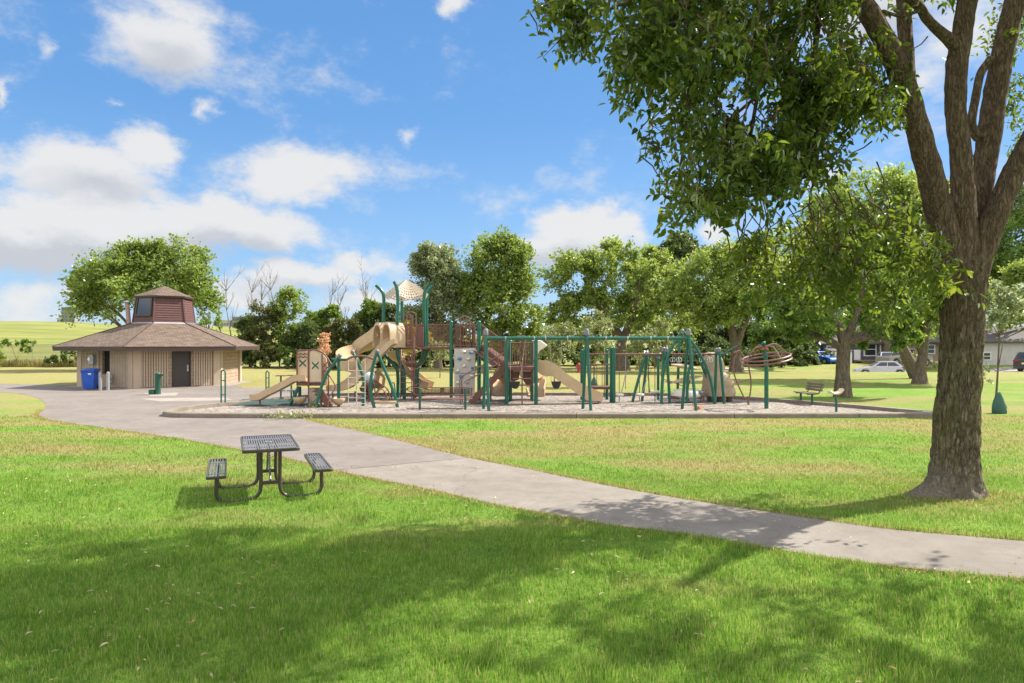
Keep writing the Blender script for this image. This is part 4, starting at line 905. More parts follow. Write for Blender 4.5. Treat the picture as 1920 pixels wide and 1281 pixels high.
# tan slides on the left of the tower
b = MB()
for k, Yo in enumerate((27.7, 28.5)):
    pp = [(742, 644), (733, 648), (710, 672), (684, 701), (667, 718), (655, 726), (640, 730), (621, 731)] if k == 0 else [(735, 641), (724, 646), (700, 671), (674, 699), (656, 716), (643, 724), (630, 729), (612, 731)]
    chute(b, smooth_path([W(px, py, Yo-.55*i/7) for i, (px, py) in enumerate(pp)], 4), .27, .17, across=(0, 1, 0))
part(b, 'double_slide', 'tan', 'long tan double slide running down to the left of the tower')
b = MB(); p = W(624, 738, 27.2); b.tube([(p.x, p.y, 0), (p.x, p.y, .35)], .04, 8); b.tube([(p.x+.8, p.y+.4, 0), (p.x+.8, p.y+.4, .4)], .04, 8); part(b, 'slide_leg', 'brownpipe')
b = MB(); sl = smooth_path([W(722, 628, 29.2), W(706, 641, 29.5), W(682, 656, 29.9), W(660, 668, 29.8), W(648, 680, 29.1), W(656, 693, 28.6), W(676, 705, 28.8), W(694, 714, 29.4), W(704, 726, 30.0)], 5)
chute(b, sl, .36, .44, .04); part(b, 'curved_slide', 'tan', 'wide tan curved slide spiralling behind the double slide')
# slide hood
b = MB(); hc = W(731, 0, 28.6).x; hw = .40; prof = [(-hw, 0), (-hw, .55), (-hw*.85, .82), (-hw*.45, 1.0), (0, 1.05), (hw*.45, 1.0), (hw*.85, .82), (hw, .55), (hw, 0), (hw-.07, 0), (hw-.07, .52), (hw*.7, .75), (hw*.38, .90), (0, .94), (-hw*.38, .90), (-hw*.7, .75), (-hw+.07, .52), (-hw+.07, 0)]
ax_ = Vector((-.80, -.60, 0)); ac_ = Vector((.60, -.80, 0)); hc0 = Vector((hc-.02, 28.45, dz-.02))
for so_ in (-.42, .42):
    p = hc0+ac_*so_; b.sweep([p-ax_*.34, p, p+ax_*.34], prof, across=ac_)
part(b, 'slide_hood', 'tan', angle=60)
b = MB(); chute(b, smooth_path([W(738, 658, 29.6), W(742, 672, 30.2), W(757, 692, 30.3), W(775, 709, 30.2), W(790, 722, 30.1), W(806, 729, 30.0)], 4), .28, .3); part(b, 'rear_slide', 'tan')
# spiral climber and ladder at the tower
b = MB(); px_, Yp = 776, 27.7; c0 = Z(px_, Yp, 0); b.tube([c0, c0+Vector((0, 0, 2.6))], .05, 10)
hel = [c0+Vector((.30*math.cos(t*.5)*(1), .30*math.sin(t*.5), .15+t*.051)) for t in range(0, 46)]; b.tube(hel, .021, 7)
for t in range(3, 46, 6): b.tube([c0+Vector((0, 0, hel[t].z)), hel[t]], .016, 6)
part(b, 'spiral_climber', 'brownpipe')
b = MB(); 
for px in (751, 772): p = Z(px, 27.55, 0); b.tube([p, p+Vector((0, 0, 2.1))], .02, 7)
for i in range(8): b.tube([Z(751, 27.55, .25+i*.25), Z(772, 27.55, .25+i*.25)], .017, 7)
part(b, 'ladder', 'brownpipe')
b = MB(); p = W(771, 681, 27.75); b.lathe([(.02, -.18), (.2, -.12), (.26, .0), (.2, .1), (.05, .14)], p, 14); part(b, 'drum_seat', 'brown')
# play pieces on the low deck: wave slide, hood, ladder, pair of curved slides behind
top_e = [(1004, 677), (1018, 676.5), (1031, 678), (1046, 685), (1062, 700), (1079, 711), (1094, 721), (1112, 729.5), (1131, 738)]
bot_e = [(1004, 694), (1014, 702), (1024, 706), (1036, 706), (1049, 716), (1069, 729), (1090, 744), (1107, 752), (1130, 752.5)]
b = MB(); A = smooth_path([W(px, py, 25.95) for px, py in top_e], 3); B = smooth_path([W(px, py, 25.95) for px, py in bot_e], 3); n_ = len(A)
for i in range(n_-1):
    for dy in (0, .5):
        o_ = Vector((0, dy, 0)); o2 = Vector((0, dy+.045, 0))
        b.quad(A[i]+o_, A[i+1]+o_, B[i+1]+o_, B[i]+o_); b.quad(A[i]+o2, B[i]+o2, B[i+1]+o2, A[i+1]+o2); b.quad(A[i]+o_, A[i]+o2, A[i+1]+o2, A[i+1]+o_); b.quad(B[i]+o_, B[i+1]+o_, B[i+1]+o2, B[i]+o2)
    m0, m1 = A[i].lerp(B[i], .6), A[i+1].lerp(B[i+1], .6); d_ = Vector((0, .5, 0)); o_ = Vector((0, .045, 0)); dn = Vector((0, 0, -.04))
    b.quad(m0+o_, m1+o_, m1+d_, m0+d_); b.quad(m0+o_+dn, m0+d_+dn, m1+d_+dn, m1+o_+dn)
part(b, 'wave_slide', 'tan', 'tan wave slide dropping to the right from the low deck')
b = MB(); p = W(1122, 752, 26.2); b.tube([(p.x, p.y, 0), (p.x, p.y, p.z+.1)], .035, 8); part(b, 'slide_leg', 'brownpipe')
b = MB(); hp = smooth_path([W(1001, 668, 26.9), W(1003, 650, 26.9), W(1010, 639, 26.9), W(1027, 646, 26.9)], 4); pr = [(.42*math.cos(R(q)), .30*math.sin(R(q))) for q in range(0, 181, 20)]; pr += [(.37*math.cos(R(q)), .25*math.sin(R(q))) for q in range(180, -1, -20)]
b.prism([W(1001, 676, 26.6), W(1001, 642, 26.6), W(1006, 638, 26.6), W(1014, 638, 26.6), W(1027, 648, 26.6), W(1012, 658, 26.6), W(1006, 668, 26.6)], (0, .7, 0)); part(b, 'slide_canopy', 'cream', bevel=.03)
for px, pys in ((979, (689, 762)),):
    b = MB(); b.tube(TW(25.4, (px, 686), (px, 762)), .028, 8)
    for py in (696, 710, 723, 737, 751): b.tube(TW(25.4, (962, py), (996, py)), .02, 7)
    part(b, 'rung_ladder', 'brownpipe')
for s, lab in ((-1, None), (1, None)):
    b = MB(); cx = 962 if s < 0 else 983; c_ = [W(cx, 694, 27.3), W(cx+s*8, 700, 27.9), W(cx+s*20, 712, 28.3), W(cx+s*24, 728, 28.0), W(cx+s*23, 741, 27.3)]
    if s > 0: c_ = [W(985, 694, 27.3), W(990, 702, 27.9), W(1000, 714, 28.4), W(1006, 728, 28.2), W(1004, 742, 27.6)]
    chute(b, smooth_path(c_, 4), .33, .32, .04); part(b, 'curved_slide', 'tan')
b = MB(); b.prism(TW(26.4, (957, 692), (975, 692), (973, 712), (962, 716), (957, 712)), (0, .05, 0)); b.prism(TW(26.5, (978, 692), (998, 692), (998, 724), (988, 724), (980, 712)), (0, .05, 0)); part(b, 'under_panel', 'brown', bevel=.02)

# ---- small toddler structure at the left
def P_(root): return lambda mb, name, m, lab=None, parent=None, **k: (lambda o: (o.__setitem__('label', lab) if lab else None, o)[1])(mb.build(name, M[m], parent or root, True, **k))
ts = thing('toddler_structure', 'small tan toddler climber with cut-out panels and short slide', 'play structure', (-7.4, 25.2, .03)); tp_ = P_(ts)
M['hole'] = M['darkgreen']
def xpanel(Y, x0, x1, yt, yb, arch, name):
    b = MB(); r = (x1-x0)*.22; q = [(x0, yb), (x0, yt+arch), (x0+r*.4, yt+arch*.3), (x0+r, yt), (x1-r*.6, yt), (x1, yt+arch*.35), (x1, yb)]
    b.prism(TW(Y, *q), (0, .05, 0)); o = tp_(b, 'panel', 'palepanel', bevel=.012)
    b = MB(); cx, cy = (x0+x1)/2, yt+(yb-yt)*.47
    for (xa, ya, xb, yb_) in ((-6.3, -5.2, 6.3, 6.2), (-6.3, 6.6, 6.3, -5.6)):
        b.bar(W(cx+xa, cy+ya, Y-.004), W(cx+xb, cy+yb_, Y-.004), .012, .075, up=(0, -1, 0)) if False else b.prism([W(cx+xa, cy+ya, Y-.005)+Vector((0, 0, .035)), W(cx+xb, cy+yb_, Y-.005)+Vector((0, 0, .035)), W(cx+xb, cy+yb_, Y-.005)-Vector((0, 0, .035)), W(cx+xa, cy+ya, Y-.005)-Vector((0, 0, .035))], (0, .012, 0)); b.v[-8:] = [(v[0], v[1]-(.004 if xa == -6.3 and ya < 0 else 0), v[2]) for v in b.v[-8:]]
    tp_(b, 'cross_cutout', 'hole', parent=o, smooth=False); return o
l_ = xpanel(25.4, 557.5, 577.5, 658, 706, 5, 'panel'); r_ = xpanel(24.9, 579, 603.5, 657.5, 716, 3, 'panel')
b = MB()
for yy in (664, 669.5): b.tube([W(558+19*i/10, yy+1.3*math.sin(i*1.5), 25.37) for i in range(11)], .018, 6)
tp_(b, 'wave_trim', 'brown', parent=l_)
b = MB()
b.tube(smooth_path(TW(25.3, (557, 722), (557, 664), (560, 658), (570, 657), (578, 657)), 4), .03, 8); b.tube(TW(24.88, (578.3, 726), (578.3, 657)), .035, 8); b.tube(smooth_path(TW(24.88, (579, 657), (590, 656), (604, 661), (612, 669), (621, 683)), 4), .03, 8)
b.tube(TW(25.3, (616, 769), (615, 673)), .03, 8); b.tube(TW(24.88, (604, 664), (604, 720)), .025, 8)
tp_(b, 'panel_frame', 'brown')
b = MB(); b.prism(TW(25.1, (604, 664), (612, 672), (614, 690), (614, 722), (604, 718)), (0, .05, 0)); sd = tp_(b, 'side_panel', 'palepanel', bevel=.01)
b = MB()
for yy in (684, 694, 704): b.tube(TW(25.05, (604, yy-4), (615, yy+6)), .018, 6); b.tube(TW(25.05, (604, yy+6), (615, yy-6)), .018, 6)
tp_(b, 'lattice', 'brown', parent=sd)
b = MB(); a, c = W(557, 0, 25.1).x, W(606, 0, 25.1).x; z = W(0, 720, 25.1).z; b.box(((a+c)/2, 25.5, z), (c-a, .95, .13)); tp_(b, 'deck', 'brown', bevel=.01)
b = MB(); chute(b, smooth_path(TW(25.2, (577, 711), (564, 711), (553, 713), (541, 720), (522, 730), (503, 739), (489, 746.5), (473, 747)), 5), .24, .17, .05, across=(0, 1, 0)); tp_(b, 'slide', 'tan')
b = MB(); p = W(487.5, 750, 25.2); b.tube([(p.x, p.y, 0), p], .035, 8); tp_(b, 'slide_leg', 'brownpipe')
for q in ([(560, 725), (551, 745), (541.5, 766)], [(562, 725), (562, 745), (562, 765)]):
    b = MB(); w = TW(25.2 if q[2][0] < 550 else 25.8, *q); w[-1].z = 0; post(b, w, .062); tp_(b, 'post', 'green')
b = MB(); b.prism(TW(25.3, (579, 727), (595, 727), (598, 762), (579, 762)), (0, .05, 0)); hp_ = tp_(b, 'climbing_panel', 'palepanel', bevel=.01)
for px, py in ((590, 738), (588, 751), (593, 745)):
    b = MB(); b.ball(W(px, py, 25.27), .045, 8); tp_(b, 'hold', 'cream', parent=hp_)
b = MB(); 
for Yo in (24.6, 25.3): b.prism(TW(Yo, (588, 727), (603, 727), (624.5, 764), (611, 764)), (0, .045, 0))
for i in range(5): t = (i+.6)/5; p = W(596+20*t, 729+33*t, 24.95); b.box(p, (.28, .66, .04))
tp_(b, 'steps', 'brown', smooth=False)
for Yo in (24.55, 25.4): b = MB(); b.tube(smooth_path(TW(Yo, (608, 692), (622, 712), (628.5, 726), (622, 738), (617, 745), (614, 768)), 4), .02, 7); tp_(b, 'handrail', 'brownpipe')
b = MB()
for px in (578.5, 602): p = Z(px, 24.9, 0); b.tube([p, Vector((p.x, p.y, z))], .026, 7)
tp_(b, 'support_pipe', 'brownpipe')
# bowl stools
def stool(px, py, Y, lab):
    base = Z(px, Y, .03); r = thing('bowl_stool', lab, 'stool', base, 0, 'tan bowl stools of the toddler area'); zt = W(0, py, Y).z-.03
    b = MB(); b.tube([(0, 0, -.03), (0, 0, zt-.15)], .06, 12); b.build('stem', M['green'], r)
    b = MB(); b.lathe([(.03, zt-.26), (.12, zt-.24), (.22, zt-.12), (.245, zt-.03), (.235, zt), (.20, zt), (.17, zt-.04), (.02, zt-.06)], (0, 0, 0), 20); b.build('bowl', M['tan'], r); return r
stool(562, 745, 25.0, 'tan bowl stool under the toddler deck, left of the brown steps'); stool(635, 746.5, 24.9, 'tan bowl stool on a green stem, right of the brown steps')
# small table and seats at the play area edge
base = Z(538, 28.2, .03); tt = thing('toddler_table', 'small brown play table with grey seats and green legs behind the short slide', 'table', base)
b = MB(); b.box((-.22, 0, .98), (.42, .4, .035)); b.box((.22, .1, .99), (.42, .4, .035)); b.build('tabletop', M['brown'], tt, bevel=.01)
for x, zt in ((-.25, .97), (.18, .97)):
    b = MB(); b.tube([(x, 0, -.03), (x, 0, zt)], .035, 8); b.build('leg', M['darkgreen'], tt)
for x in (-.1, .42):
    b = MB(); b.box((x, -.45, .40), (.46, .3, .05)); b.build('seat', M['cap'], tt, bevel=.015)
    b = MB(); b.tube([(x, -.45, -.03), (x, -.45, .38)], .035, 8); b.build('leg', M['darkgreen'], tt)
# net climber on arched legs
nc = thing('net_climber', 'green arched frame climber with hanging pale rope nets', 'climber', (-5.9, 24.8, .03)); np_ = P_(nc)
for Y, q in ((24.5, [(637, 668), (625, 683), (613, 701), (602, 728), (592, 767)]), (24.9, [(635, 676), (635, 720), (635, 766)]), (25.2, [(661, 661), (668, 672), (674, 687), (681, 710), (682, 735), (680.5, 766)]),
             (24.4, [(707, 660), (702, 675), (698, 694), (695, 722), (697, 745), (702, 769)]), (24.6, [(707, 660), (713, 673), (720, 690), (734, 724), (741, 745), (745.5, 769)])):
    b = MB(); w = TW(Y, *q); w[-1].z = 0; post(b, w, .058); np_(b, 'post', 'green')
    b = MB(); b.ball(w[0]+Vector((0, 0, .02)), .085, 10); np_(b, 'cap', 'cap')
b = MB(); b.tube(smooth_path(TW(24.8, (622, 674), (635, 674.5), (650, 674.5)), 3), .05, 10); np_(b, 'crossbeam', 'green')
b = MB(); b.tube(smooth_path(TW(24.7, (650, 674.5), (660, 669.5), (674, 667.5), (688, 669), (701, 674)), 5), .042, 10); np_(b, 'arch_beam', 'brownpipe')
for x0, x1, y0, y1, yb, n in ((653, 668, 675, 676, 760, 6), (669, 684.5, 672, 673, 758, 7)):
    b = MB()
    b.tube(TW(24.75, (x0, y0), (x0, yb)), .014, 6); b.tube(TW(24.75, (x1, y1-4), (x1, yb)), .014, 6)
    for i in range(n): yy = 695+(yb-695)*i/(n-1)*.98; b.tube(TW(24.75, (x0, yy), (x1, yy+.4)), .015, 6)
    np_(b, 'rope_net', 'rope')
b = MB(); b.tube(TW(24.5, (702, 754), (743, 754.5)), .055, 10); np_(b, 'log_beam', 'tan')
# little climbing arches behind it and the bubble panel
ca = thing('climbing_arch', 'low brown double hoop climber between the net frame and the tower', 'climber', (-5.0, 26.3, .03)); cp_ = P_(ca)
for Yo, sh in ((26.0, 0), (26.9, 5)):
    b = MB(); q = TW(Yo, (703+sh, 766-sh), (703+sh, 746-sh), (706+sh, 735-sh), (713+sh, 729-sh), (720+sh, 733-sh), (725+sh, 744-sh), (726+sh, 766-sh)); q[0].z = q[-1].z = 0; b.tube(smooth_path(q, 4), .026, 8); cp_(b, 'hoop', 'brownpipe')
b = MB(); 
for px in (704, 708.5, 720, 725.5): b.tube([W(px, 748 if px in (704, 725.5) else 736, 26.0), W(px+5, 743 if px in (704, 725.5) else 731, 26.9)], .02, 7)
cp_(b, 'rung', 'brownpipe')
bb = thing('bubble_panel', 'clear round bubble window on a green handrail frame', 'play panel', (-5.6, 27.0, .03)); bp_ = P_(bb)
b = MB(); b.tube([W(692+10.5*math.cos(R(q)), 707+10.5*math.sin(R(q)), 27.0) for q in range(0, 360, 20)], .03, 8, closed=True); bp_(b, 'ring', 'metal')
M['bubble'] = mat('bubble_plastic', (.5, .5, .5), (.6, .58, .56), 3, .12); b = MB(); b.ball(W(692, 707, 27.0), .2, 14); bp_(b, 'bubble', 'bubble')
b = MB(); 
for px in (697, 735): q = TW(27.0, (px, 752), (px-1, 722), (px+3, 718), (px+5, 724), (px+8, 750)); q[0].z = q[-1].z = 0; b.tube(smooth_path(q, 3), .024, 7)
bp_(b, 'hand_hoop', 'darkgreen'); b = MB(); p = Z(692, 27.05, 0); b.tube([p, Vector((p.x, p.y, W(0, 717, 27).z))], .03, 8); bp_(b, 'stem', 'brownpipe')
sr = thing('spring_rider', 'small dark red spring rider low behind the rope nets', 'spring rider', Z(688, 28.5, .03)); 
b = MB(); b.prism([(-.24, -.12, .3), (.22, -.12, .3), (.30, -.12, .52), (.16, -.12, .72), (.02, -.12, .55), (-.18, -.12, .62), (-.30, -.12, .46)], (0, .24, 0)); M['redpl'] = mat('red_plastic', (.20, .03, .028), (.26, .05, .04), 4, .5); b.build('rider_body', M['redpl'], sr, bevel=.04)
b = MB(); b.tube([(.11*math.cos(t*.8), .11*math.sin(t*.8), t*.0078) for t in range(40)], .018, 6); b.build('spring', M['blackrub'], sr)

# ---- green access mat and hoops at the kerb opening
b = MB(); q = [G(424, 763), G(455, 757), G(560, 755.5), G(590, 762)]; pts = [Vector((x, y, .0)) for x, y in q]

pr = [pts[0]+Vector((0, 0, .05)), pts[1]+Vector((0, 0, .17)), pts[2]+Vector((0, 0, .16)), pts[3]+Vector((0, 0, .06))]
b.quad(*pr); 
for i in range(4): j = (i+1) % 4; b.quad(pts[i], pts[j], pr[j], pr[i])
M['rampgreen'] = mat('ramp_rubber', (.018, .042, .034), (.03, .06, .05), 4, .8, .3, 40); tag(b.build('access_ramp', M['rampgreen'], bevel=.01), 'green rubber access ramp lying over the gravel by the short slide', 'ramp')
def hoop(px, w, pt_, Y, lab):
    x = W(px, 0, Y).x; r = thing('hoop_barrier', lab, 'hoop barrier', (x, Y, .0), 0, 'green hoop barriers by the playground'); zt = W(0, pt_, Y).z; hw = w*Y/F/2
    b = MB(); b.tube(smooth_path([(-hw, 0, 0), (-hw, 0, zt*.5), (-hw, 0, zt-.11), (-hw*.7, 0, zt-.025), (0, 0, zt), (hw*.7, 0, zt-.025), (hw, 0, zt-.11), (hw, 0, zt*.5), (hw, 0, 0)], 4), .028, 10); b.build('hoop', M['green'], r)
    b = MB(); b.tube([(-hw, 0, zt*.72), (hw, 0, zt*.72)], .018, 8); b.tube([(-hw, 0, zt*.33), (hw, 0, zt*.33)], .018, 8); b.build('crossbar', M['green'], r)
hoop(418.5, 7.5, 694.5, 25.2, 'tall green hoop barrier nearest the park building, at the gravel edge'); hoop(501.5, 5.5, 696, 31.0, 'green hoop barrier on the pavement just behind the short tan slide')

# ---- perforated bench seen from behind
pb = thing('perforated_bench', 'brown perforated metal bench on green legs facing away from the front kerb', 'bench', (W(829, 0, 23.8).x, 23.8, .03))
M['perf'] = perforated('perforated_brown', (.08, .038, .026), .05, .29)
x0, x1 = W(775.5, 0, 23.9).x, W(884, 0, 23.9).x; z0, z1 = W(0, 741, 23.9).z, W(0, 727, 23.9).z
b = MB(); L_ = x1-x0
for a, c in ((.04, L_*.47), (L_*.53, L_-.04)):
    b.quad((x0+a, 23.92, z0+.03), (x0+c, 23.92, z0+.03), (x0+c, 23.86, z1-.03), (x0+a, 23.86, z1-.03), uv=((a, 0), (c, 0), (c, .24), (a, .24)))
bk = b.build('backrest', M['perf'], pb, True)
b = MB(); b.tube(smooth_path([(x0+.05, 23.92, z0), (x0+L_*.5, 23.92, z0), (x1-.05, 23.92, z0), (x1, 23.9, z0+.06), (x1, 23.88, z1-.06), (x1-.05, 23.86, z1), (x0+L_*.5, 23.86, z1), (x0+.05, 23.86, z1), (x0, 23.88, z1-.06), (x0, 23.9, z0+.06)], 3), .02, 8, closed=True); b.box((x0+L_*.5, 23.89, (z0+z1)/2), (.14, .02, z1-z0-.02)); b.build('back_frame', M['brown'], pb, True)
sz_ = W(0, 748.5, 24.1).z; b = MB(); b.box(((x0+x1)/2, 24.3, sz_), (L_, .44, .035)); b.build('seat', M['brown'], pb, True, bevel=.012)
for px in (787, 872.5):
    x = W(px, 0, 23.75).x; b = MB(); b.tube([(x, 23.75, 0), (x, 23.75, z1-.02)], .042, 10); b.tube([(x, 23.75, sz_-.03), (x, 24.35, sz_-.03)], .03, 8); b.build('leg', M['darkgreen'], pb, True)
# ---- slatted bench on the right
sb = thing('slatted_bench', 'weathered slatted bench with backrest on two green posts at the gravel corner', 'bench', (W(1512, 0, 25.9).x, 25.9, .03), R(-84))
b = MB()
for i in range(4): b.box((0, -.17+i*.105, .44), (1.15, .085, .04))
b.build('seat', M['wood'], sb, bevel=.006)
b = MB()
for i in range(3): b.box((0, .30+i*.035, .56+i*.105), (1.15, .035, .085))
b.build('backrest', M['wood'], sb, bevel=.006)
for x in (-.4, .4):
    b = MB(); b.tube([(x, 0, -.03), (x, 0, .42)], .04, 10); b.tube(smooth_path([(x, -.2, .41), (x, .1, .41), (x, .26, .45), (x, .34, .6), (x, .39, .82)], 3), .022, 8); b.build('support', M['darkgreen'], sb)
# ---- saddle seat on a post
Yq = 22.9; ws = thing('saddle_seat', 'tan curved saddle seat on a bent green post at the right end of the gravel', 'play seat', Z(1568, Yq, .03))
b = MB(); b.tube(smooth_path([(0, 0, -.03), (0, 0, .3), (-.02, 0, .5), (-.03, 0, .60)], 3), .04, 10); b.build('post', M['green'], ws)
b = MB(); b.sweep(smooth_path([(-.25, 0, .70), (-.17, 0, .64), (-.05, 0, .62), (.08, 0, .64), (.16, 0, .72), (.20, 0, .77)], 5), [(-.12, -.03), (.12, -.03), (.15, .01), (.11, .05), (-.11, .05), (-.15, .01)], across=(0, 1, 0)); M['seatcream'] = mat('seat_plastic', (.6, .5, .32), (.66, .56, .38), 3, .5); b.build('saddle', M['seatcream'], ws, bevel=.02)
# ---- tilted spinner ring
Yq = 24.1; c = W(1437, 676, Yq); sn = thing('spinner', 'tilted brown overhead spinner ring on a green pole', 'spinner', (W(1437, 0, Yq).x, Yq, .03))
sp_b = P_(sn); ux = (W(1481, 671, Yq)-W(1394, 685, Yq)); ux = ux.normalized(); uy = Vector((0, 1, .10)).normalized(); rr_ = .84
b = MB()
for k, (r_, dz_) in enumerate(((rr_, 0), (rr_-.03, .12))):
    b.tube([c+ux*r_*math.cos(R(q))+uy*r_*math.sin(R(q))+Vector((0, 0, dz_)) for q in range(0, 360, 9)], .032, 8, closed=True)
for q in range(20, 360, 45): b.tube([c+ux*rr_*math.cos(R(q))+uy*rr_*math.sin(R(q)), c+ux*(rr_-.03)*math.cos(R(q))+uy*(rr_-.03)*math.sin(R(q))+Vector((0, 0, .12))], .018, 6)
sp_b(b, 'ring', 'brownpipe')
hub = W(1432, 651.5, Yq)
b = MB()
for q in (15, 105, 195, 285):
    e = c+ux*(rr_-.03)*math.cos(R(q))+uy*(rr_-.03)*math.sin(R(q))+Vector((0, 0, .12)); m_ = e.lerp(hub, .45)+Vector((0, 0, .22)); b.tube(smooth_path([e, m_, hub+Vector((0, 0, .02))], 6), .026, 8)
sp_b(b, 'arm', 'brownpipe')
b = MB(); b.tube(smooth_path([Vector((W(1437, 0, Yq).x, Yq, 0)), W(1437, 720, Yq), W(1437, 690, Yq), W(1434.5, 664, Yq), W(1432.5, 648, Yq)], 5), .072, 12); sp_b(b, 'pole', 'green')
b = MB(); b.ball(W(1432, 644, Yq), .075, 12); sp_b(b, 'ball_top', 'green'); M['rust'] = mat('hub_red', (.22, .05, .02), (.3, .08, .04), 4, .5); b = MB(); b.lathe([(.16, -.03), (.16, .03), (.05, .06)], hub-Vector((0, 0, .06)), 14); sp_b(b, 'hub', 'rust')

# ---- climbing course at the right: posts, rails, pods, leaf panels, rock
cc = thing('climbing_course', 'green climbing course with overhead rail, rope pods and leaf shaped steps', 'climbing course', (6.0, 26.5, .03)); c_p = P_(cc)
for px, pt_, pb_, Yp in ((1091, 657, 751, 28.0), (1095.5, 657, 753, 27.4), (1138, 657, 751, 28.0), (1146, 653, 756, 26.7), (1151, 653, 756, 26.5)):
    b = MB(); t = W(px, pt_, Yp); b.tube([(t.x, t.y, 0), (t.x, t.y, t.z)], .066, 12); b.lathe([(.066, 0), (.055, .03), (.03, .05), (.005, .055)], t, 12); c_p(b, 'post', 'green')
b = MB(); z_ = W(0, 725, 27).z; a, c0 = W(1105, 0, 27).x, W(1148, 0, 27).x; b.box(((a+c0)/2, 27.3, z_-.05), (c0-a, .9, .1)); c_p(b, 'deck', 'brown', bevel=.01)
b = MB()
for py in (663.5, 683.5): b.tube(TW(27.6, (1096, py), (1149, py)), .025, 8)
for px in (1107, 1113, 1119, 1129, 1136): b.tube(TW(27.6, (px, 684), (px, 728)), .014, 6)
b.tube(TW(27.5, (1108, 664), (1108, 725)), .02, 6); b.tube(TW(27.5, (1133, 664), (1133, 745)), .02, 6); c_p(b, 'guard_rail', 'brownpipe')
YR = 26.7
b = MB(); b.tube(TW(YR, (1148, 664.5), (1342, 664.5)), .038, 10); b.tube(TW(YR+.5, (1250, 664.8), (1344, 664.8)), .03, 8); b.tube(TW(YR, (1262, 677), (1334, 677)), .016, 6); c_p(b, 'overhead_rail', 'brownpipe')
for Y, q in ((27.0, [(1212, 662), (1205, 685), (1196, 715), (1185.5, 751)]), (27.2, [(1213, 660), (1210, 700), (1203.5, 749)]), (28.0, [(1234, 668), (1234, 752)]), (26.4, [(1244, 654), (1243, 700), (1240, 754)]), (26.3, [(1249.5, 655), (1252, 690), (1256, 757)]),
             (26.0, [(1279, 620.5), (1266, 641), (1254, 664), (1246, 690), (1242, 712), (1240, 755)]), (26.0, [(1280, 620.5), (1297, 640), (1310, 660), (1322, 683), (1333, 715), (1341, 758)]), (26.3, [(1305, 654), (1296, 680), (1290, 705), (1288, 757)]),
             (27.0, [(1305, 654), (1318, 690), (1330, 720), (1334, 752)]), (26.2, [(1343, 656), (1342, 700), (1340, 748)]), (26.0, [(1348, 655), (1352, 690), (1358, 758)]), (28.2, [(1275, 628), (1272, 690), (1270, 752)])):
    b = MB(); w = TW(Y, *q); w[-1].z = 0; post(b, w, .056); po = c_p(b, 'post', 'green')
    if q[0][1] > 640 or q[0][0] == 1279: b = MB(); b.lathe([(.075, -.1), (.075, .03), (.04, .07), (.005, .075)], w[0], 10); c_p(b, 'cap', 'cap', parent=po)
b = MB()
for dy in (0, .45): b.tube(smooth_path([W(1344, 664.5, 26.1+dy), W(1356, 664, 26.1+dy), W(1368, 657, 26.1+dy), W(1382, 648.5, 26.1+dy)], 4), .032, 8)
b.tube([W(1382, 648.5, 26.1), W(1382, 648.5, 26.55)], .032, 8); b.tube([W(1338, 664.5, 26.1), W(1362, 663.5, 26.1)], .04, 8); b.tube([W(1205, 667, 27), W(1245, 667, 26.8)], .03, 8); c_p(b, 'trapeze_bar', 'green')
for px in (1261, 1273, 1316, 1331):                                   # paired hand rings
    b = MB()
    for k in (-.045, .045):
        o_ = W(px, 675, YR)+Vector((k, 0, 0)); b.tube([o_+Vector((.055*math.cos(R(q)), .02*math.sin(R(q)), .085*math.sin(R(q)))) for q in range(0, 360, 24)], .011, 6, closed=True)
    b.tube([W(px, 665, YR), W(px, 671, YR)], .01, 6); c_p(b, 'hand_ring', 'steel')
M['redclamp'] = mat('red_clamp', (.14, .03, .035), None, 4, .5); b = MB()
for px in (1261, 1273, 1285, 1298, 1316, 1331): b.tube([W(px-2.5, 664.5, YR), W(px+2.5, 664.5, YR)], .055, 10)
c_p(b, 'rail_clamp', 'redclamp')
# chain-hung stepping pods
for px, py, Y in ((1161, 741, 26.9), (1199, 740.5, 27.0), (1228, 735, 26.8)):
    b = MB(); b.lathe([(.02, -.05), (.16, -.045), (.19, 0), (.17, .05), (.02, .06)], W(px, py, Y), 14); pod = c_p(b, 'pod', 'cream')
    b = MB(); t = W(px, 665, Y); p = W(px, py, Y); b.tube([t, p], .016, 6); b.tube([p, Vector((p.x, p.y, .0))], .018, 6); c_p(b, 'pole', 'brownpipe', parent=pod)
b = MB()
for (x0, y0), (x1, y1), sag in (((1143, 728), (1161, 741), 3), ((1161, 741), (1173, 700), 9), ((1173, 666), (1173, 730), 0), ((1192, 738), (1199, 742), 1), ((1199, 742), (1212, 712), 6), ((1219, 733), (1246, 732), 12), ((1246, 738), (1262, 745), 2)):
    b.tube([W(x0+(x1-x0)*t/8, y0+(y1-y0)*t/8+sag*4*(t/8)*(1-t/8), 26.85) for t in range(9)], .017, 6)
c_p(b, 'chain', 'chain')
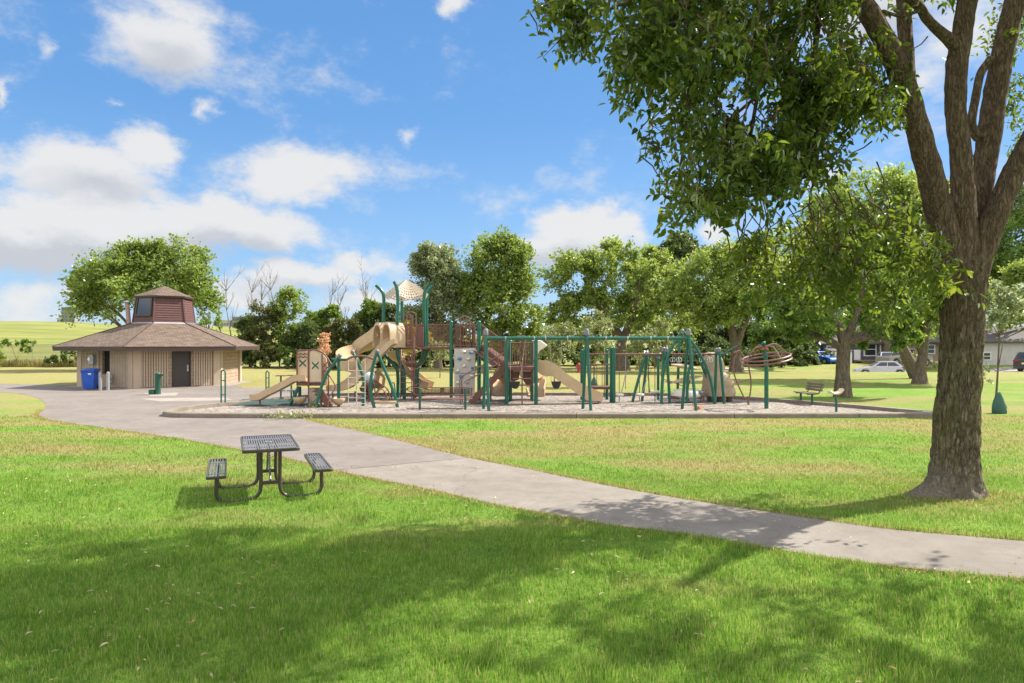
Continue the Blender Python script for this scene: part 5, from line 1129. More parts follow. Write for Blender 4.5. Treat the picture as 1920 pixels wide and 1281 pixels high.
# leaf shaped steps on a stalk
def leafstep(px0, py0, px1, py1, w, Y):
    a, c0 = W(px0, py0, Y), W(px1, py1, Y); b = MB(); n = 12; top = []; bt = []
    for i in range(n+1):
        t = i/n; p = a.lerp(c0, t); hw = w*math.sin(math.pi*(.04+.92*t))**.7
        top.append((p+Vector((0, -hw, .02)), p+Vector((0, 0, .08*math.sin(math.pi*t)+.03)), p+Vector((0, hw, .02)))); bt.append((p+Vector((0, -hw, -.02)), p+Vector((0, 0, -.06*math.sin(math.pi*t)-.02)), p+Vector((0, hw, -.02))))
    for i in range(n):
        for k in (0, 1): b.quad(top[i][k], top[i+1][k], top[i+1][k+1], top[i][k+1]); b.quad(bt[i][k], bt[i][k+1], bt[i+1][k+1], bt[i+1][k])
        b.quad(top[i][0], bt[i][0], bt[i+1][0], top[i+1][0]); b.quad(top[i][2], top[i+1][2], bt[i+1][2], bt[i][2])
    c_p(b, 'leaf_step', 'tan')
leafstep(1257.5, 684, 1313, 693, .36, 26.9); leafstep(1256.5, 718.5, 1316, 705.5, .36, 26.9)
b = MB(); b.tube(smooth_path(TW(26.9, (1298, 690), (1296, 706), (1292, 720), (1290, 735), (1291, 752)), 4), .022, 7); b.tube(smooth_path(TW(26.9, (1243, 711), (1270, 720), (1288, 728), (1300, 738)), 4), .016, 6); c_p(b, 'stalk', 'brownpipe')
# moulded pod by the rock
b = MB(); q = W(1288, 739, 26.7)
b.lathe([(.03, -.16), (.5, -.15), (.64, -.06), (.6, .08), (.42, .19), (.15, .22), (.03, .2)], q, 20, 1.05, .6); mp_ = c_p(b, 'moulded_pod', 'cream')
b = MB(); b.box(W(1284, 745, 26.7), (1.25, .5, .1)); c_p(b, 'pod_base', 'brown', parent=mp_, bevel=.02)
b = MB(); b.lathe([(.02, -.1), (.2, -.1), (.22, .04), (.12, .1), (.02, .1)], W(1313, 737, 26.6), 12); c_p(b, 'step_pod', 'cap')
b = MB()
for px in (1314, 1319): p = Z(px, 26.5, 0); b.tube([p, p+Vector((0, 0, .35))], .035, 8)
c_p(b, 'support_pipe', 'brownpipe')
# moulded climbing rock: stacked eroded layers
rk = thing('climbing_rock', 'tan moulded climbing rock with stepped boulder edge', 'climbing rock', (W(1347, 0, 27.2).x, 27.2, .03))
b = MB(); n = 26; YK = 27.2
lay = [(742, 1320, 1376), (737, 1318, 1378), (728, 1318, 1377), (726, 1319, 1372), (724, 1319, 1375), (715, 1319, 1376), (711, 1320, 1370), (709, 1320, 1366), (703, 1319, 1367), (700, 1320, 1360), (697, 1319, 1358), (690, 1319, 1358), (680, 1320, 1356), (668, 1321, 1351), (662, 1323, 1344), (661, 1330, 1338)]
for i, (py, xa, xb) in enumerate(lay):
    p0, p1 = W(xa, py, YK), W(xb, py, YK); cx, hw, z_ = (p0.x+p1.x)/2, (p1.x-p0.x)/2, p0.z
    for j in range(n):
        q = 2*math.pi*j/n; e = 1+.07*mnoise.noise((math.cos(q)*2, math.sin(q)*2, z_*2.5)); cs_, sn_ = math.cos(q), math.sin(q)
        rx = hw*e*(abs(cs_)**.7*(1 if cs_ > 0 else -1)); ry = min(.5, hw*.9)*e*(abs(sn_)**.7*(1 if sn_ > 0 else -1)); b.v.append((cx+rx, YK+ry, z_+.02*mnoise.noise((q*3, z_, 1))))
for i in range(len(lay)-1):
    for j in range(n): b.f.append((i*n+j, i*n+(j+1) % n, (i+1)*n+(j+1) % n, (i+1)*n+j))
b.f.append(tuple(range(n))); b.f.append(tuple((len(lay)-1)*n+j for j in range(n)))
b.build('rock_body', M['rock'], rk, True, angle=70)
b = MB()
for px in (1349, 1367, 1330): p = Z(px, 27.2, 0); b.box(p+Vector((0, 0, .14)), (.14, .3, .26))
b.build('rock_foot', M['brown'], rk, True)
# orbit climber: pointed brown loop on a stem
oc = thing('loop_climber', 'tall brown pointed loop climber leaning between rock and spinner', 'climber', Z(1403, 25.6, .03)); o_p = P_(oc)
b = MB(); b.tube(smooth_path(TW(25.6, (1395, 745.5), (1384, 722), (1377, 703), (1375, 690), (1377, 672), (1384, 660)), 5), .028, 8); b.tube(smooth_path(TW(25.6, (1388, 660), (1398, 674), (1404, 690), (1408, 715), (1407, 735), (1405, 745.5)), 5), .028, 8)
b.tube(TW(25.6, (1394, 745.5), (1406, 744.5)), .035, 8); b.tube(smooth_path(TW(25.6, (1376, 662), (1383, 659.5), (1389, 658.5)), 3), .04, 8); o_p(b, 'loop', 'brownpipe')
b = MB(); b.tube(TW(25.6, (1383, 717), (1408, 711)), .02, 7); o_p(b, 'rung', 'brownpipe'); b = MB(); p = W(1402, 745, 25.6); b.tube([p, (p.x+.04, p.y, 0)], .04, 8); o_p(b, 'stem', 'brownpipe')
# fire hydrant far behind
x, y = G(1085, 699.5); fh = thing('fire_hydrant', 'small red fire hydrant far behind the climbing course', 'hydrant', (x, y, 0))
M['hydrant'] = mat('hydrant_red', (.30, .02, .03), (.38, .04, .05), 4, .5)
b = MB(); b.lathe([(.16, 0), (.16, .06), (.11, .08), (.11, .6), (.14, .63), (.13, .7), (.08, .78), (.03, .82)], (0, 0, 0), 14); b.build('barrel', M['hydrant'], fh)
b = MB(); b.tube([(-.24, 0, .5), (.24, 0, .5)], .07, 10); b.build('nozzle', M['hydrant'], fh)
# weeds against the kerb
def weed(name, lab, x, y, r, h, n, m, cat='weed', seed=1):
    rt = thing(name, lab, cat, (x, y, .0)); rs = np.random.default_rng(seed); q = rs.normal(size=(n, 3))*np.array([r*.5, r*.35, 0]); q[:, 2] = .02+h*.5*rs.random(n)
    D = rs.normal(size=(n, 3))*.6+np.array([0, 0, 1]); v, f = leaves(q, D, rs.normal(size=(n, 3)), h*(.4+.5*rs.random(n)), .45, .1, 4); raw('foliage', v, f, M[m], rt, rs.random(len(f)))
    return rt
x, y = G(545, 783.5); weed('kerb_weed', 'yellow green weeds sprouting against the outside of the kerb', x, y-.1, .8, .16, 420, 'leaf_young', seed=3)
weed('gravel_weed', 'small yellow green weed tuft in the gravel under the toddler steps', *[q for q in (Z(589, 24.6, 0).x, 24.6)], .3, .16, 110, 'leaf_young', seed=4)
weed('dry_weed', 'dry orange weed standing in gravel beside the swing leg', Z(1309, 23.9, 0).x, 23.9, .16, .16, 90, 'leaf_orange', seed=5)

# ================================================================ THE BIG TREE
TB = Vector((6.8, 10.45, 0))
bt = thing('shade_tree', 'large mossy shade tree with flared roots and forking limbs beside the path', 'tree', TB)
def bigtrunk():
    """trunk with root flare and bark ridges"""
    rows = []; YT = 10.45
    axis = [(930, 1794, 44), (915, 1794, 43), (900, 1793, 42), (880, 1791, 41), (850, 1791, 40), (800, 1793, 39), (740, 1798, 37), (680, 1801, 36.5), (620, 1804, 36.5), (570, 1804, 38), (530, 1803, 42), (500, 1801, 44), (470, 1803, 38), (440, 1806, 26)]
    pz = [(Vector(W(px, py, YT)), r*YT/F) for py, px, r in axis]
    N_ = 110; n = 96; v = []; 
    for i in range(N_):
        t = i/(N_-1)*(len(pz)-1); k = min(int(t), len(pz)-2); f = t-k; f = f*f*(3-2*f)*.5+f*.5; c = pz[k][0].lerp(pz[k+1][0], f); r = pz[k][1]*(1-f)+pz[k+1][1]*f
        z = c.z; 
        if i == 0: c = Vector((c.x, c.y, -.08)); z = -.08
        for j in range(n):
            q = 2*math.pi*j/n; cs_, sn_ = math.cos(q), math.sin(q)
            fl = math.exp(-max(z, 0)/.20); roots = 1.75*max(0, math.cos(q-R(190)))**7+.35*max(0, math.cos(q-R(262)))**6+.22*max(0, math.cos(q-R(330)))**6+.4*max(0, math.cos(q-R(75)))**5+.3*max(0, math.cos(q-R(140)))**6
            e = 1+fl*roots*.85+fl*.12*mnoise.noise((cs_*4, sn_*4, z*1.2))
            e += .035*mnoise.noise((cs_*2.2, sn_*2.2, z*1.1))
            rid = mnoise.noise((cs_*9+.5*mnoise.noise((cs_*4, sn_*4, z*3)), sn_*9, z*2.6)); rid2 = abs(mnoise.noise((cs_*17, sn_*17, z*5.5)))
            v.append((c.x+r*e*cs_+.018*rid*cs_-.04*(1-rid2)**4*cs_, c.y+r*e*sn_+.018*rid*sn_-.04*(1-rid2)**4*sn_, z))
    f = [(i*n+j, i*n+(j+1) % n, (i+1)*n+(j+1) % n, (i+1)*n+j) for i in range(N_-1) for j in range(n)]
    b = MB(); b.v = v; b.f = f; b.f.append(tuple((N_-1)*n+j for j in range(n))); return b.build('trunk', M['bark'], bt, True, angle=180)
trunk = bigtrunk()
def limb(pp, m='limb', n=16, wob=.02, parent=None, name='limb'):
    """pp: (px, py, radius in px, Y)"""
    P = [W(px, py, Y) for px, py, r, Y in pp]; S = smooth_path(P, 8); rr = []
    for i in range(len(S)): t = i/(len(S)-1)*(len(pp)-1); k = min(int(t), len(pp)-2); f = t-k; rr.append((pp[k][2]*(1-f)+pp[k+1][2]*f)*(pp[k][3]*(1-f)+pp[k+1][3]*f)/F)
    b = MB(); b.tube(S, rr, n); c0 = len(b.v)
    for i in range(len(b.v)):
        q = Vector(b.v[i]); ax = S[min(i//n, len(S)-1)]; d = q-ax; b.v[i] = tuple(ax+d*(1+.13*mnoise.noise(q*4.0)+.07*mnoise.noise(q*11)))
    return b.build(name, M[m], bt, True, angle=180)
L1 = [(1795, 575, 18, 10.4), (1778, 480, 27, 10.35), (1759, 390, 24, 10.3), (1737, 300, 22, 10.2), (1714, 220, 21, 10.1), (1688, 140, 20.5, 10.0), (1650, 60, 19, 9.9), (1605, -10, 19, 9.8), (1540, -110, 16, 9.6), (1440, -230, 12, 9.3), (1320, -320, 7, 9.0)]
L2 = [(1806, 570, 20, 10.4), (1808, 470, 26, 10.35), (1806, 380, 20.5, 10.4), (1802, 290, 18.5, 10.4), (1792, 210, 18, 10.4), (1795, 120, 18, 10.4), (1808, 40, 17.5, 10.4), (1818, -40, 17, 10.3), (1820, -200, 13, 10.0), (1790, -380, 8, 9.5)]
L3 = [(1815, 570, 18, 10.5), (1828, 450, 23, 10.6), (1842, 340, 20, 10.65), (1852, 270, 21, 10.7), (1868, 170, 19.5, 10.75), (1884, 80, 18.5, 10.8), (1904, 0, 18, 10.8), (1930, -120, 15, 10.8), (1990, -300, 9, 10.6)]
L4 = [(1814, 580, 18, 10.4), (1842, 470, 23, 10.3), (1876, 380, 21, 10.25), (1910, 310, 21, 10.2), (1950, 230, 18, 10.1), (2020, 80, 14, 9.9), (2120, -120, 8, 9.6)]
for l in (L1, L2, L3, L4): limb(l)
limb([(1716, 225, 15, 10.3), (1703, 160, 14, 10.5), (1697, 70, 13, 10.7), (1694, -20, 12, 10.8), (1690, -160, 8, 11)])
limb([(1797, 92, 11, 10.35), (1772, 68, 10, 10.3), (1742, 40, 9, 10.2), (1722, 12, 8.5, 10.1), (1690, -10, 7, 10), (1640, -30, 5, 9.8)])
limb([(1728, 18, 4, 10.1), (1690, 30, 3.4, 10), (1650, 22, 2.6, 9.9), (1615, 40, 2, 9.8), (1585, 62, 1.2, 9.8)], n=8)
limb([(1858, 110, 8, 10.7), (1838, 140, 7, 10.7), (1828, 190, 7.5, 10.65), (1822, 235, 8, 10.6), (1836, 260, 9, 10.6)], n=10)
limb([(1770, 500, 15, 10.3), (1752, 496, 9, 10.15), (1728, 494, 5, 10.0), (1690, 484, 3.4, 9.9), (1640, 470, 2.6, 9.8), (1580, 462, 2, 9.8), (1510, 445, 1.2, 9.7)], n=8)
limb([(1690, 484, 3, 9.9), (1660, 500, 2, 10.0), (1610, 508, 1.6, 10.2), (1560, 520, 1, 10.4)], n=7)
limb([(1550, -60, 8, 9.6), (1532, 60, 6, 9.4), (1526, 165, 5.5, 9.3), (1534, 255, 5.0, 9.3), (1528, 300, 4.4, 9.3), (1512, 345, 3.6, 9.3), (1500, 372, 2.4, 9.3)], n=8)
limb([(1530, 300, 3, 9.3), (1528, 335, 2.4, 9.35), (1519, 365, 2, 9.4), (1517, 400, 1.2, 9.4)], n=7)
limb([(1440, -230, 10, 9.3), (1380, -120, 7, 9.0), (1330, 0, 5, 8.8), (1300, 120, 4, 8.7), (1285, 250, 3, 8.6), (1270, 350, 1.6, 8.6)], n=8)
limb([(1440, -230, 9, 9.3), (1450, -80, 6.5, 9.3), (1440, 60, 5, 9.2), (1420, 180, 4, 9.2), (1400, 300, 3, 9.2), (1385, 420, 1.8, 9.3)], n=8)
limb([(1380, -120, 7, 9.0), (1280, -60, 5, 8.7), (1180, 0, 3.4, 8.4), (1090, 40, 1.6, 8.3)], n=8)
limb([(1420, 180, 3.5, 9.2), (1350, 240, 2.6, 9.0), (1290, 300, 2, 8.9), (1255, 345, 1.2, 8.9)], n=7)
# leaves: long drooping sprays hung inside the outline of each bough
def sprays(poly, n_cl, n_tw, per, yfun, rs, lsize=(.075, .16), tl=.36, crad=.30):
    """leaf clusters inside an outline: each cluster is a knot of drooping twigs"""
    xs_ = [p[0] for p in poly]; ys_ = [p[1] for p in poly]; cx, cy = [], []
    while len(cx) < n_cl:
        x = rs.uniform(min(xs_), max(xs_), 400); y = rs.uniform(min(ys_), max(ys_), 400); k = inside(x, y, poly)
        hole = np.array([mnoise.noise((a*.0115, b_*.0115, 4.0)) for a, b_ in zip(x, y)]); k &= hole > -.20
        cx += list(x[k]); cy += list(y[k])
    cx, cy = np.array(cx[:n_cl]), np.array(cy[:n_cl]); Yd = yfun(cx, cy)+rs.normal(size=n_cl)*.6
    c = np.stack([(cx-960)*Yd/F, Yd, H-(cy-HY)*Yd/F], 1); return twig_leaves(knots(c, n_tw, crad, rs), per, rs, lsize, tl)
def knots(c, n_tw, crad, rs):
    sc_ = crad*(.55+.8*rs.random(len(c)))[:, None, None]; d = rs.normal(size=(len(c), n_tw, 3))*np.array([.62, .62, .45])
    return (c[:, None, :]+d*sc_).reshape(-1, 3)
def twig_leaves(c, per, rs, lsize, tl):
    n_tw = len(c)
    td = rs.normal(size=(n_tw, 3))*np.array([.75, .75, .3])+np.array([-.15, 0, -.30]); td = unit(td)
    t = np.linspace(0, 1, per)[None, :, None]; ln = (tl*(.6+.8*rs.random(n_tw)))[:, None, None]
    droop = np.array([0, 0, -.14])*t*t
    P = c[:, None, :]+td[:, None, :]*(t-.4)*ln+droop+rs.normal(size=(n_tw, per, 3))*.03
    side = unit(np.cross(td, rs.normal(size=(n_tw, 3)))); alt = np.where(np.arange(per) % 2, 1, -1)[None, :, None]
    D = td[:, None, :]*.45+side[:, None, :]*alt*.85+np.array([0, 0, -.42])+rs.normal(size=(n_tw, per, 3))*.28
    Nn = np.array([.1, -.1, .8])+rs.normal(size=(n_tw, per, 3))*.55
    sz = rs.uniform(*lsize, n_tw*per); tone = np.repeat(rs.random(n_tw)*.55, per)+rs.random(n_tw*per)*.45
    return P.reshape(-1, 3), D.reshape(-1, 3), Nn.reshape(-1, 3), sz, tone
rs = np.random.default_rng(21)
POLY_A = [(1025, -40), (1055, 30), (1078, 82), (1105, 55), (1140, 40), (1170, 95), (1165, 125), (1195, 160), (1215, 165), (1205, 215), (1188, 240), (1220, 290), (1250, 318), (1238, 352), (1275, 372), (1285, 405), (1325, 385), (1350, 395), (1400, 380), (1470, 345), (1500, 325), (1545, 320), (1578, 285), (1560, 235), (1590, 195), (1640, 185), (1645, 130), (1610, 90), (1592, 40), (1590, -40)]
POLY_B = [(1385, 450), (1450, 440), (1520, 390), (1600, 350), (1700, 380), (1745, 430), (1762, 500), (1755, 560), (1690, 575), (1630, 560), (1560, 588), (1490, 550), (1440, 560), (1395, 540), (1378, 490)]
POLY_C = [(1640, 175), (1700, 165), (1720, 190), (1715, 240), (1690, 255), (1650, 220)]
POLY_D = [(1735, 440), (1810, 450), (1830, 480), (1815, 545), (1770, 555), (1740, 520)]
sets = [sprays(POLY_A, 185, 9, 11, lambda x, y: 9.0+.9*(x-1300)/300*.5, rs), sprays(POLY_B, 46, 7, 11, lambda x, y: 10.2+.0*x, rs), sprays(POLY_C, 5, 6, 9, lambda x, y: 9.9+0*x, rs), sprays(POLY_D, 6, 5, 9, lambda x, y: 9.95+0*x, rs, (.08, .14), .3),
        sprays([(1855, -40), (1960, -40), (1960, 330), (1900, 300), (1870, 200), (1895, 100)], 26, 7, 9, lambda x, y: 11.6+0*x, rs, (.07, .12)), sprays([(1690, -60), (1790, -60), (1770, 10), (1720, -5)], 5, 6, 9, lambda x, y: 10.5+0*x, rs)]
# the crown above the frame that shades the lawn in front
cen = []
for c_, r_, k in (((2.0, 8.9, 8.6), (3.6, 2.6, 1.5), 50), ((5.4, 9.4, 9.6), (4.2, 3.0, 1.9), 54), ((9.6, 7.9, 7.7), (2.8, 2.0, 1.6), 40), ((4.0, 7.6, 10.6), (4.6, 2.6, 1.3), 26)):
    d = unit(rs.normal(size=(k, 3)))*(rs.random((k, 1))**.5); p = d*np.array(r_)+np.array(c_)
    hole = np.array([mnoise.noise(Vector(q)*.55) for q in p]); p = knots(p[hole > -.22], 9, .66, rs)
    vis = (p[:, 2] < H+.5047*p[:, 1]+.35) & (np.abs(p[:, 0]) < .75*p[:, 1]+.35); cen.append(p[~vis])
sets[1] = (*sets[1][:4], .42+.58*sets[1][4])                      # low inner bough toned paler and yellower: backlight put into the leaf colour
sets.append(twig_leaves(np.concatenate(cen), 10, rs, (.13, .21), .5))
P, D, Nn, sz, tone = (np.concatenate(q) for q in zip(*sets)); P = P-np.array(TB)
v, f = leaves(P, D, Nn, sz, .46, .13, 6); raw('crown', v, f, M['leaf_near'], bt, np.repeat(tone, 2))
tw = MB(); rnd = random.Random(5)                                      # fine twigs inside the sprays
sA = sets[0][0].reshape(-1, 11, 3); sB = sets[1][0].reshape(-1, 11, 3)
for arr, k in ((sA, 420), (sB, 170)):
    for i in rnd.sample(range(len(arr)), k):
        q = arr[i]; a = Vector(q[0]); c0 = Vector(q[-1]); d = Vector((rnd.uniform(-.3, .3), rnd.uniform(-.2, .2), rnd.uniform(.15, .5))); tw.tube([a+d, a+d*.45+Vector((.04, 0, 0)), a, a.lerp(c0, .5), c0], [.011, .009, .007, .005, .003], 5)
tw.build('twigs', M['limb'], bt, True)['kind'] = 'stuff'

# ================================================================ OTHER TREES
def E(px, py, rx, ry, Y, depth=None): s = Y/F; c = W(px, py, Y); return (tuple(c), (rx*s, (depth or (rx+ry)/2*.9)*s, ry*s))
def base(px, Y, z=0): return (W(px, 0, Y).x, Y, z)
def pol(Y, *pp): return [W(px, py, Y) for px, py in pp]
# tree behind the park building
tree('maple_tree', 'broad green maple rising behind the park building roof', base(272, 62), [E(255, 560, 92, 80, 62), E(330, 545, 66, 76, 62), E(190, 565, 55, 62, 62), E(275, 510, 62, 44, 62)], 26000, .30, 'leaf_maple', None, .35, 95, .75, 31)
tree('birch_sapling', 'thin sparse sapling beside the maple, right of the cupola', base(392, 58), [E(392, 590, 14, 55, 58), E(384, 630, 20, 30, 58)], 700, .3, 'leaf_mid', None, .1, 20, .6, 32, limbs=5)
# maples behind the canopy tower
tree('silver_maple', 'silvery leaved maple with feathery top behind the canopy tower', base(822, 66), [E(815, 540, 52, 66, 66), E(845, 580, 60, 70, 66), E(800, 620, 45, 50, 66), E(812, 495, 36, 30, 66)], 24000, .28, 'leaf_silver', None, .35, 90, .8, 33)
tree('maple_tree', 'tall green maple with upright twigs behind the bridge deck', base(940, 64), [E(938, 520, 60, 68, 64), E(945, 590, 75, 70, 64), E(890, 555, 30, 50, 64), E(955, 640, 48, 45, 64), E(945, 480, 42, 30, 64)], 26000, .28, 'leaf_maple', None, .35, 100, .8, 34)
# leaning cottonwood-like tree
tree('leaning_tree', 'wide airy tree with leaning forked trunk behind the swing beam', base(1167, 60), [E(1085, 540, 62, 62, 60), E(1150, 510, 52, 52, 60), E(1120, 590, 70, 48, 60), E(1068, 595, 40, 40, 60), E(1205, 545, 42, 66, 60), E(1190, 620, 50, 42, 60)], 24000, .27, 'leaf_light',
     [(pol(60, (1167, 697), (1165, 660), (1160, 630), (1140, 600), (1118, 560), (1095, 520)), .62, .2), (pol(60, (1160, 632), (1152, 610), (1142, 590), (1135, 560)), .36, .15), (pol(60, (1165, 645), (1178, 612), (1190, 580), (1200, 540)), .4, .15)], .5, 100, .25, 35, limbs=14)
tree('dome_tree', 'tall dark domed tree topping the treeline beyond the airy tree', base(1278, 95), [E(1278, 475, 40, 36, 95), E(1300, 510, 60, 50, 95), E(1250, 540, 40, 60, 95)], 7000, .5, 'leaf_dark', None, .5, 60, .3, 36)
tree('round_tree', 'light green tree between the airy tree and the forked park tree', base(1235, 68), [E(1222, 535, 48, 62, 68), E(1240, 600, 55, 60, 68), E(1200, 590, 40, 50, 68)], 16000, .28, 'leaf_light', None, .35, 75, .3, 37)
tree('forked_tree', 'spreading tree with wide forked trunk right of the climbing rock', base(1380, 57.5), [E(1320, 540, 78, 58, 57.5), E(1390, 510, 70, 52, 57.5), E(1300, 590, 60, 42, 57.5), E(1440, 560, 70, 60, 57.5), E(1370, 585, 80, 40, 57.5)], 26000, .26, 'leaf_light',
     [(pol(57.5, (1381, 697), (1380, 665), (1377, 640), (1368, 605), (1355, 570), (1330, 535)), .50, .16), (pol(57.5, (1381, 648), (1390, 620), (1402, 595), (1412, 560)), .38, .15), (pol(57.5, (1372, 618), (1340, 590), (1310, 570)), .16, .08)], .5, 115, .25, 38, limbs=16)
tree('park_tree', 'dark barked tree with forked trunk just beyond the gravel corner', base(1580, 29.9), [E(1490, 590, 80, 58, 29.9), E(1590, 520, 90, 62, 29.9), E(1680, 590, 70, 58, 29.9), E(1545, 500, 70, 60, 29.9), E(1450, 560, 50, 50, 29.9), E(1475, 640, 70, 30, 29.9), E(1668, 640, 62, 30, 29.9)], 28000, .17, 'leaf_mid',
     [(pol(29.9, (1580, 747), (1580, 690), (1583, 645), (1588, 625)), .31, .25), (pol(29.9, (1583, 645), (1572, 612), (1555, 580), (1540, 540)), .22, .09), (pol(29.9, (1586, 640), (1600, 605), (1612, 570), (1620, 520)), .2, .09), (pol(29.9, (1578, 655), (1562, 640), (1548, 622)), .12, .06)], .3, 110, .2, 39, limbs=14, droop=.45)
tree('sunlit_tree', 'big sunlit tree crown filling the gap left of the mossy trunk', base(1722, 46), [E(1640, 400, 95, 72, 46), E(1560, 430, 60, 70, 46), E(1700, 450, 90, 70, 46), E(1600, 500, 90, 60, 46), E(1730, 380, 50, 50, 46)], 26000, .24, 'leaf_light', None, .4, 130, .35, 40)
tree('park_tree', 'broad tree with stout trunk beside the silver sedan', base(1724, 40), [E(1700, 590, 90, 55, 40), E(1640, 600, 60, 45, 40), E(1760, 560, 80, 70, 40), E(1690, 540, 80, 50, 40)], 20000, .21, 'leaf_light',
     [(pol(40, (1724, 721), (1726, 690), (1731, 660), (1736, 620), (1742, 570)), .36, .15), (pol(40, (1730, 665), (1712, 625), (1695, 590)), .2, .08)], .36, 100, .2, 41, limbs=10, droop=.4)
# background wood on the right
for i, (px, py, rx, ry, Y, m, lab) in enumerate(((1280, 640, 60, 55, 82, 'leaf_dark', 'dark tree under the round light tree, behind the tall green A-frame'), (1345, 630, 60, 60, 84, 'leaf_dark', 'dark tree behind the left limb of the forked tree'), (1440, 625, 62, 62, 80, 'leaf_mid', 'dense tree behind the overhead spinner ring'), (1500, 610, 62, 76, 83, 'leaf_dark', 'dark tree rising behind the slatted bench'),
        (1530, 530, 75, 60, 90, 'leaf_mid', 'tall tree above the blue car'), (1420, 540, 60, 60, 92, 'leaf_mid', 'tall tree at the back between forked tree and blue car'), (1875, 480, 80, 80, 78, 'leaf_mid', 'tall tree behind the pale garage, right of the mossy trunk'), (1820, 540, 70, 70, 82, 'leaf_light', 'light green tree over the garage roof beside the mossy trunk'), (1945, 560, 60, 70, 66, 'leaf_light', 'green tree at the right edge above the dark SUV'), (1940, 400, 70, 90, 80, 'leaf_dark', 'dark tall tree at the right edge behind the limbs'), (1660, 560, 120, 60, 100, 'leaf_dark', 'dark tree mass standing behind the grey house'), (1600, 600, 75, 60, 96, 'leaf_mid', 'tree crown right behind the roof of the grey house'), (1460, 500, 80, 62, 88, 'leaf_light', 'light green crown above the forked tree, left of the blue car'), (2050, 540, 80, 85, 74, 'leaf_mid', 'green tree beyond the dark SUV outside the right edge'), (2190, 530, 90, 90, 82, 'leaf_light', 'light green tree farthest out beyond the right edge'))):
    tree('background_tree', lab, base(px, Y), [E(px, py, rx, ry, Y), E(px-rx*.4, py+ry*.4, rx*.7, ry*.6, Y), E(px+rx*.45, py+ry*.35, rx*.65, ry*.65, Y)]+([E(px, 672, rx*1.1, 26, Y-1)] if py > 600 else []), 9000, .36, m, None, .35, 60, .25, 50+i, group='trees of the background wood')
# thicket behind the play structure, left to right
TH = [(470, 640, 36, 50, 70, 'leaf_dark', .2, 'low dark shrub tree at the right eave of the park building'), (500, 625, 34, 62, 68, 'leaf_olive', .1, 'olive vine draped tree left of the tall bare twigs'), (540, 610, 34, 72, 69, 'leaf_maple', .5, 'ivy clad tree with bare twig tips behind the toddler panels'), (572, 645, 30, 48, 67, 'leaf_dark', .2, 'dark shrub directly behind the toddler panels'),
      (594, 632, 24, 50, 72, 'leaf_mid', .5, 'mid green shrub tree left of the orange sapling'), (645, 640, 30, 46, 66, 'leaf_olive', .05, 'rounded olive vine mound right of the orange sapling'), (620, 610, 18, 46, 70, 'leaf_mid', .6, 'ivy covered snag above the orange sapling'), (676, 635, 32, 50, 71, 'leaf_dark', .3, 'dark shrub tree behind the tan curved slide'),
      (696, 620, 24, 58, 70, 'leaf_mid', .6, 'ivy covered snag behind the top of the tan slide'), (730, 630, 34, 56, 69, 'leaf_dark', .3, 'dark shrub tree behind the slide hood'), (775, 650, 36, 42, 72, 'leaf_dark', .2, 'dark shrub behind the spiral climber'), (830, 650, 44, 44, 72, 'leaf_dark', .2, 'dark shrub under the silvery maple'), (900, 650, 50, 46, 70, 'leaf_dark', .2, 'dark shrub behind the ramp rails'), (980, 655, 50, 40, 70, 'leaf_dark', .2, 'dark shrub behind the low deck rails'),
      (1040, 640, 45, 52, 74, 'leaf_dark', .2, 'dark shrub under the left side of the airy leaning tree'), (1100, 645, 45, 48, 76, 'leaf_dark', .2, 'dark shrub left of the leaning trunk'), (1215, 650, 42, 46, 78, 'leaf_dark', .2, 'dark shrub right of the leaning trunk'), (1265, 668, 45, 30, 76, 'leaf_dark', .2, 'low dark shrub behind the leaf shaped steps'), (1335, 668, 45, 30, 77, 'leaf_dark', .2, 'low dark shrub behind the climbing rock'), (1420, 668, 50, 28, 75, 'leaf_dark', .2, 'low dark shrub behind the spinner pole'), (1490, 665, 45, 26, 78, 'leaf_dark', .2, 'low dark shrub left of the blue car')]
for i, (px, py, rx, ry, Y, m, spk, lab) in enumerate(TH):
    tree('thicket_shrub', lab, base(px, Y), [E(px, py, rx, ry, Y), E(px-rx*.5, py+ry*.45, rx*.6, ry*.55, Y), E(px+rx*.5, py+ry*.5, rx*.65, ry*.5, Y-1), E(px, 676, rx*1.15, 20, Y-2.5)], 7000, .27, m, None, .15, 42, spk, 80+i, group='shrubs and small trees of the thicket', cat='shrub', limbs=4, droop=.5 if m == 'leaf_olive' else .25)
tree('orange_sapling', 'dead orange leaved sapling standing out against the dark thicket', base(609, 60), [E(609, 648, 10, 26, 60), E(610, 662, 12, 18, 60)], 900, .2, 'leaf_orange', None, .06, 24, .9, 120, cat='sapling', limbs=3)
tree('yellow_shrub', 'bright yellow shrub showing through the tower rails', base(780, 52), [E(775, 655, 28, 30, 52), E(762, 630, 18, 26, 52), E(790, 640, 18, 22, 52)], 3400, .16, 'leaf_yellow', None, .1, 40, .5, 121, cat='shrub', limbs=4)
def young(px, pyb, Y, ells, n, lab, m='leaf_young', sd=1, r=.035, leaf=.15): return tree('young_tree', lab, base(px, Y), [E(*e, Y) for e in ells], n, leaf, m, None, r, 36, .6, sd, group='young trees planted round the playground', limbs=8, cat='young tree')
young(825, 708, 47, [(825, 668, 24, 22), (822, 655, 16, 14)], 1100, 'small young tree behind the bridge deck, left of the climbing wall', sd=130)
young(1040, 720, 40, [(1040, 652, 36, 32), (1030, 675, 26, 22), (1055, 630, 22, 20)], 2400, 'bushy young tree just above the tan wave slide', sd=131)
young(1112, 716, 37, [(1118, 640, 34, 40), (1105, 660, 28, 30), (1125, 610, 18, 24)], 2600, 'young tree behind the middle swing post', sd=132)
young(1218, 742, 31, [(1215, 655, 30, 44), (1200, 665, 28, 34), (1232, 640, 24, 40), (1225, 690, 26, 26)], 3000, 'young tree standing among the climbing course posts', sd=133, leaf=.13)
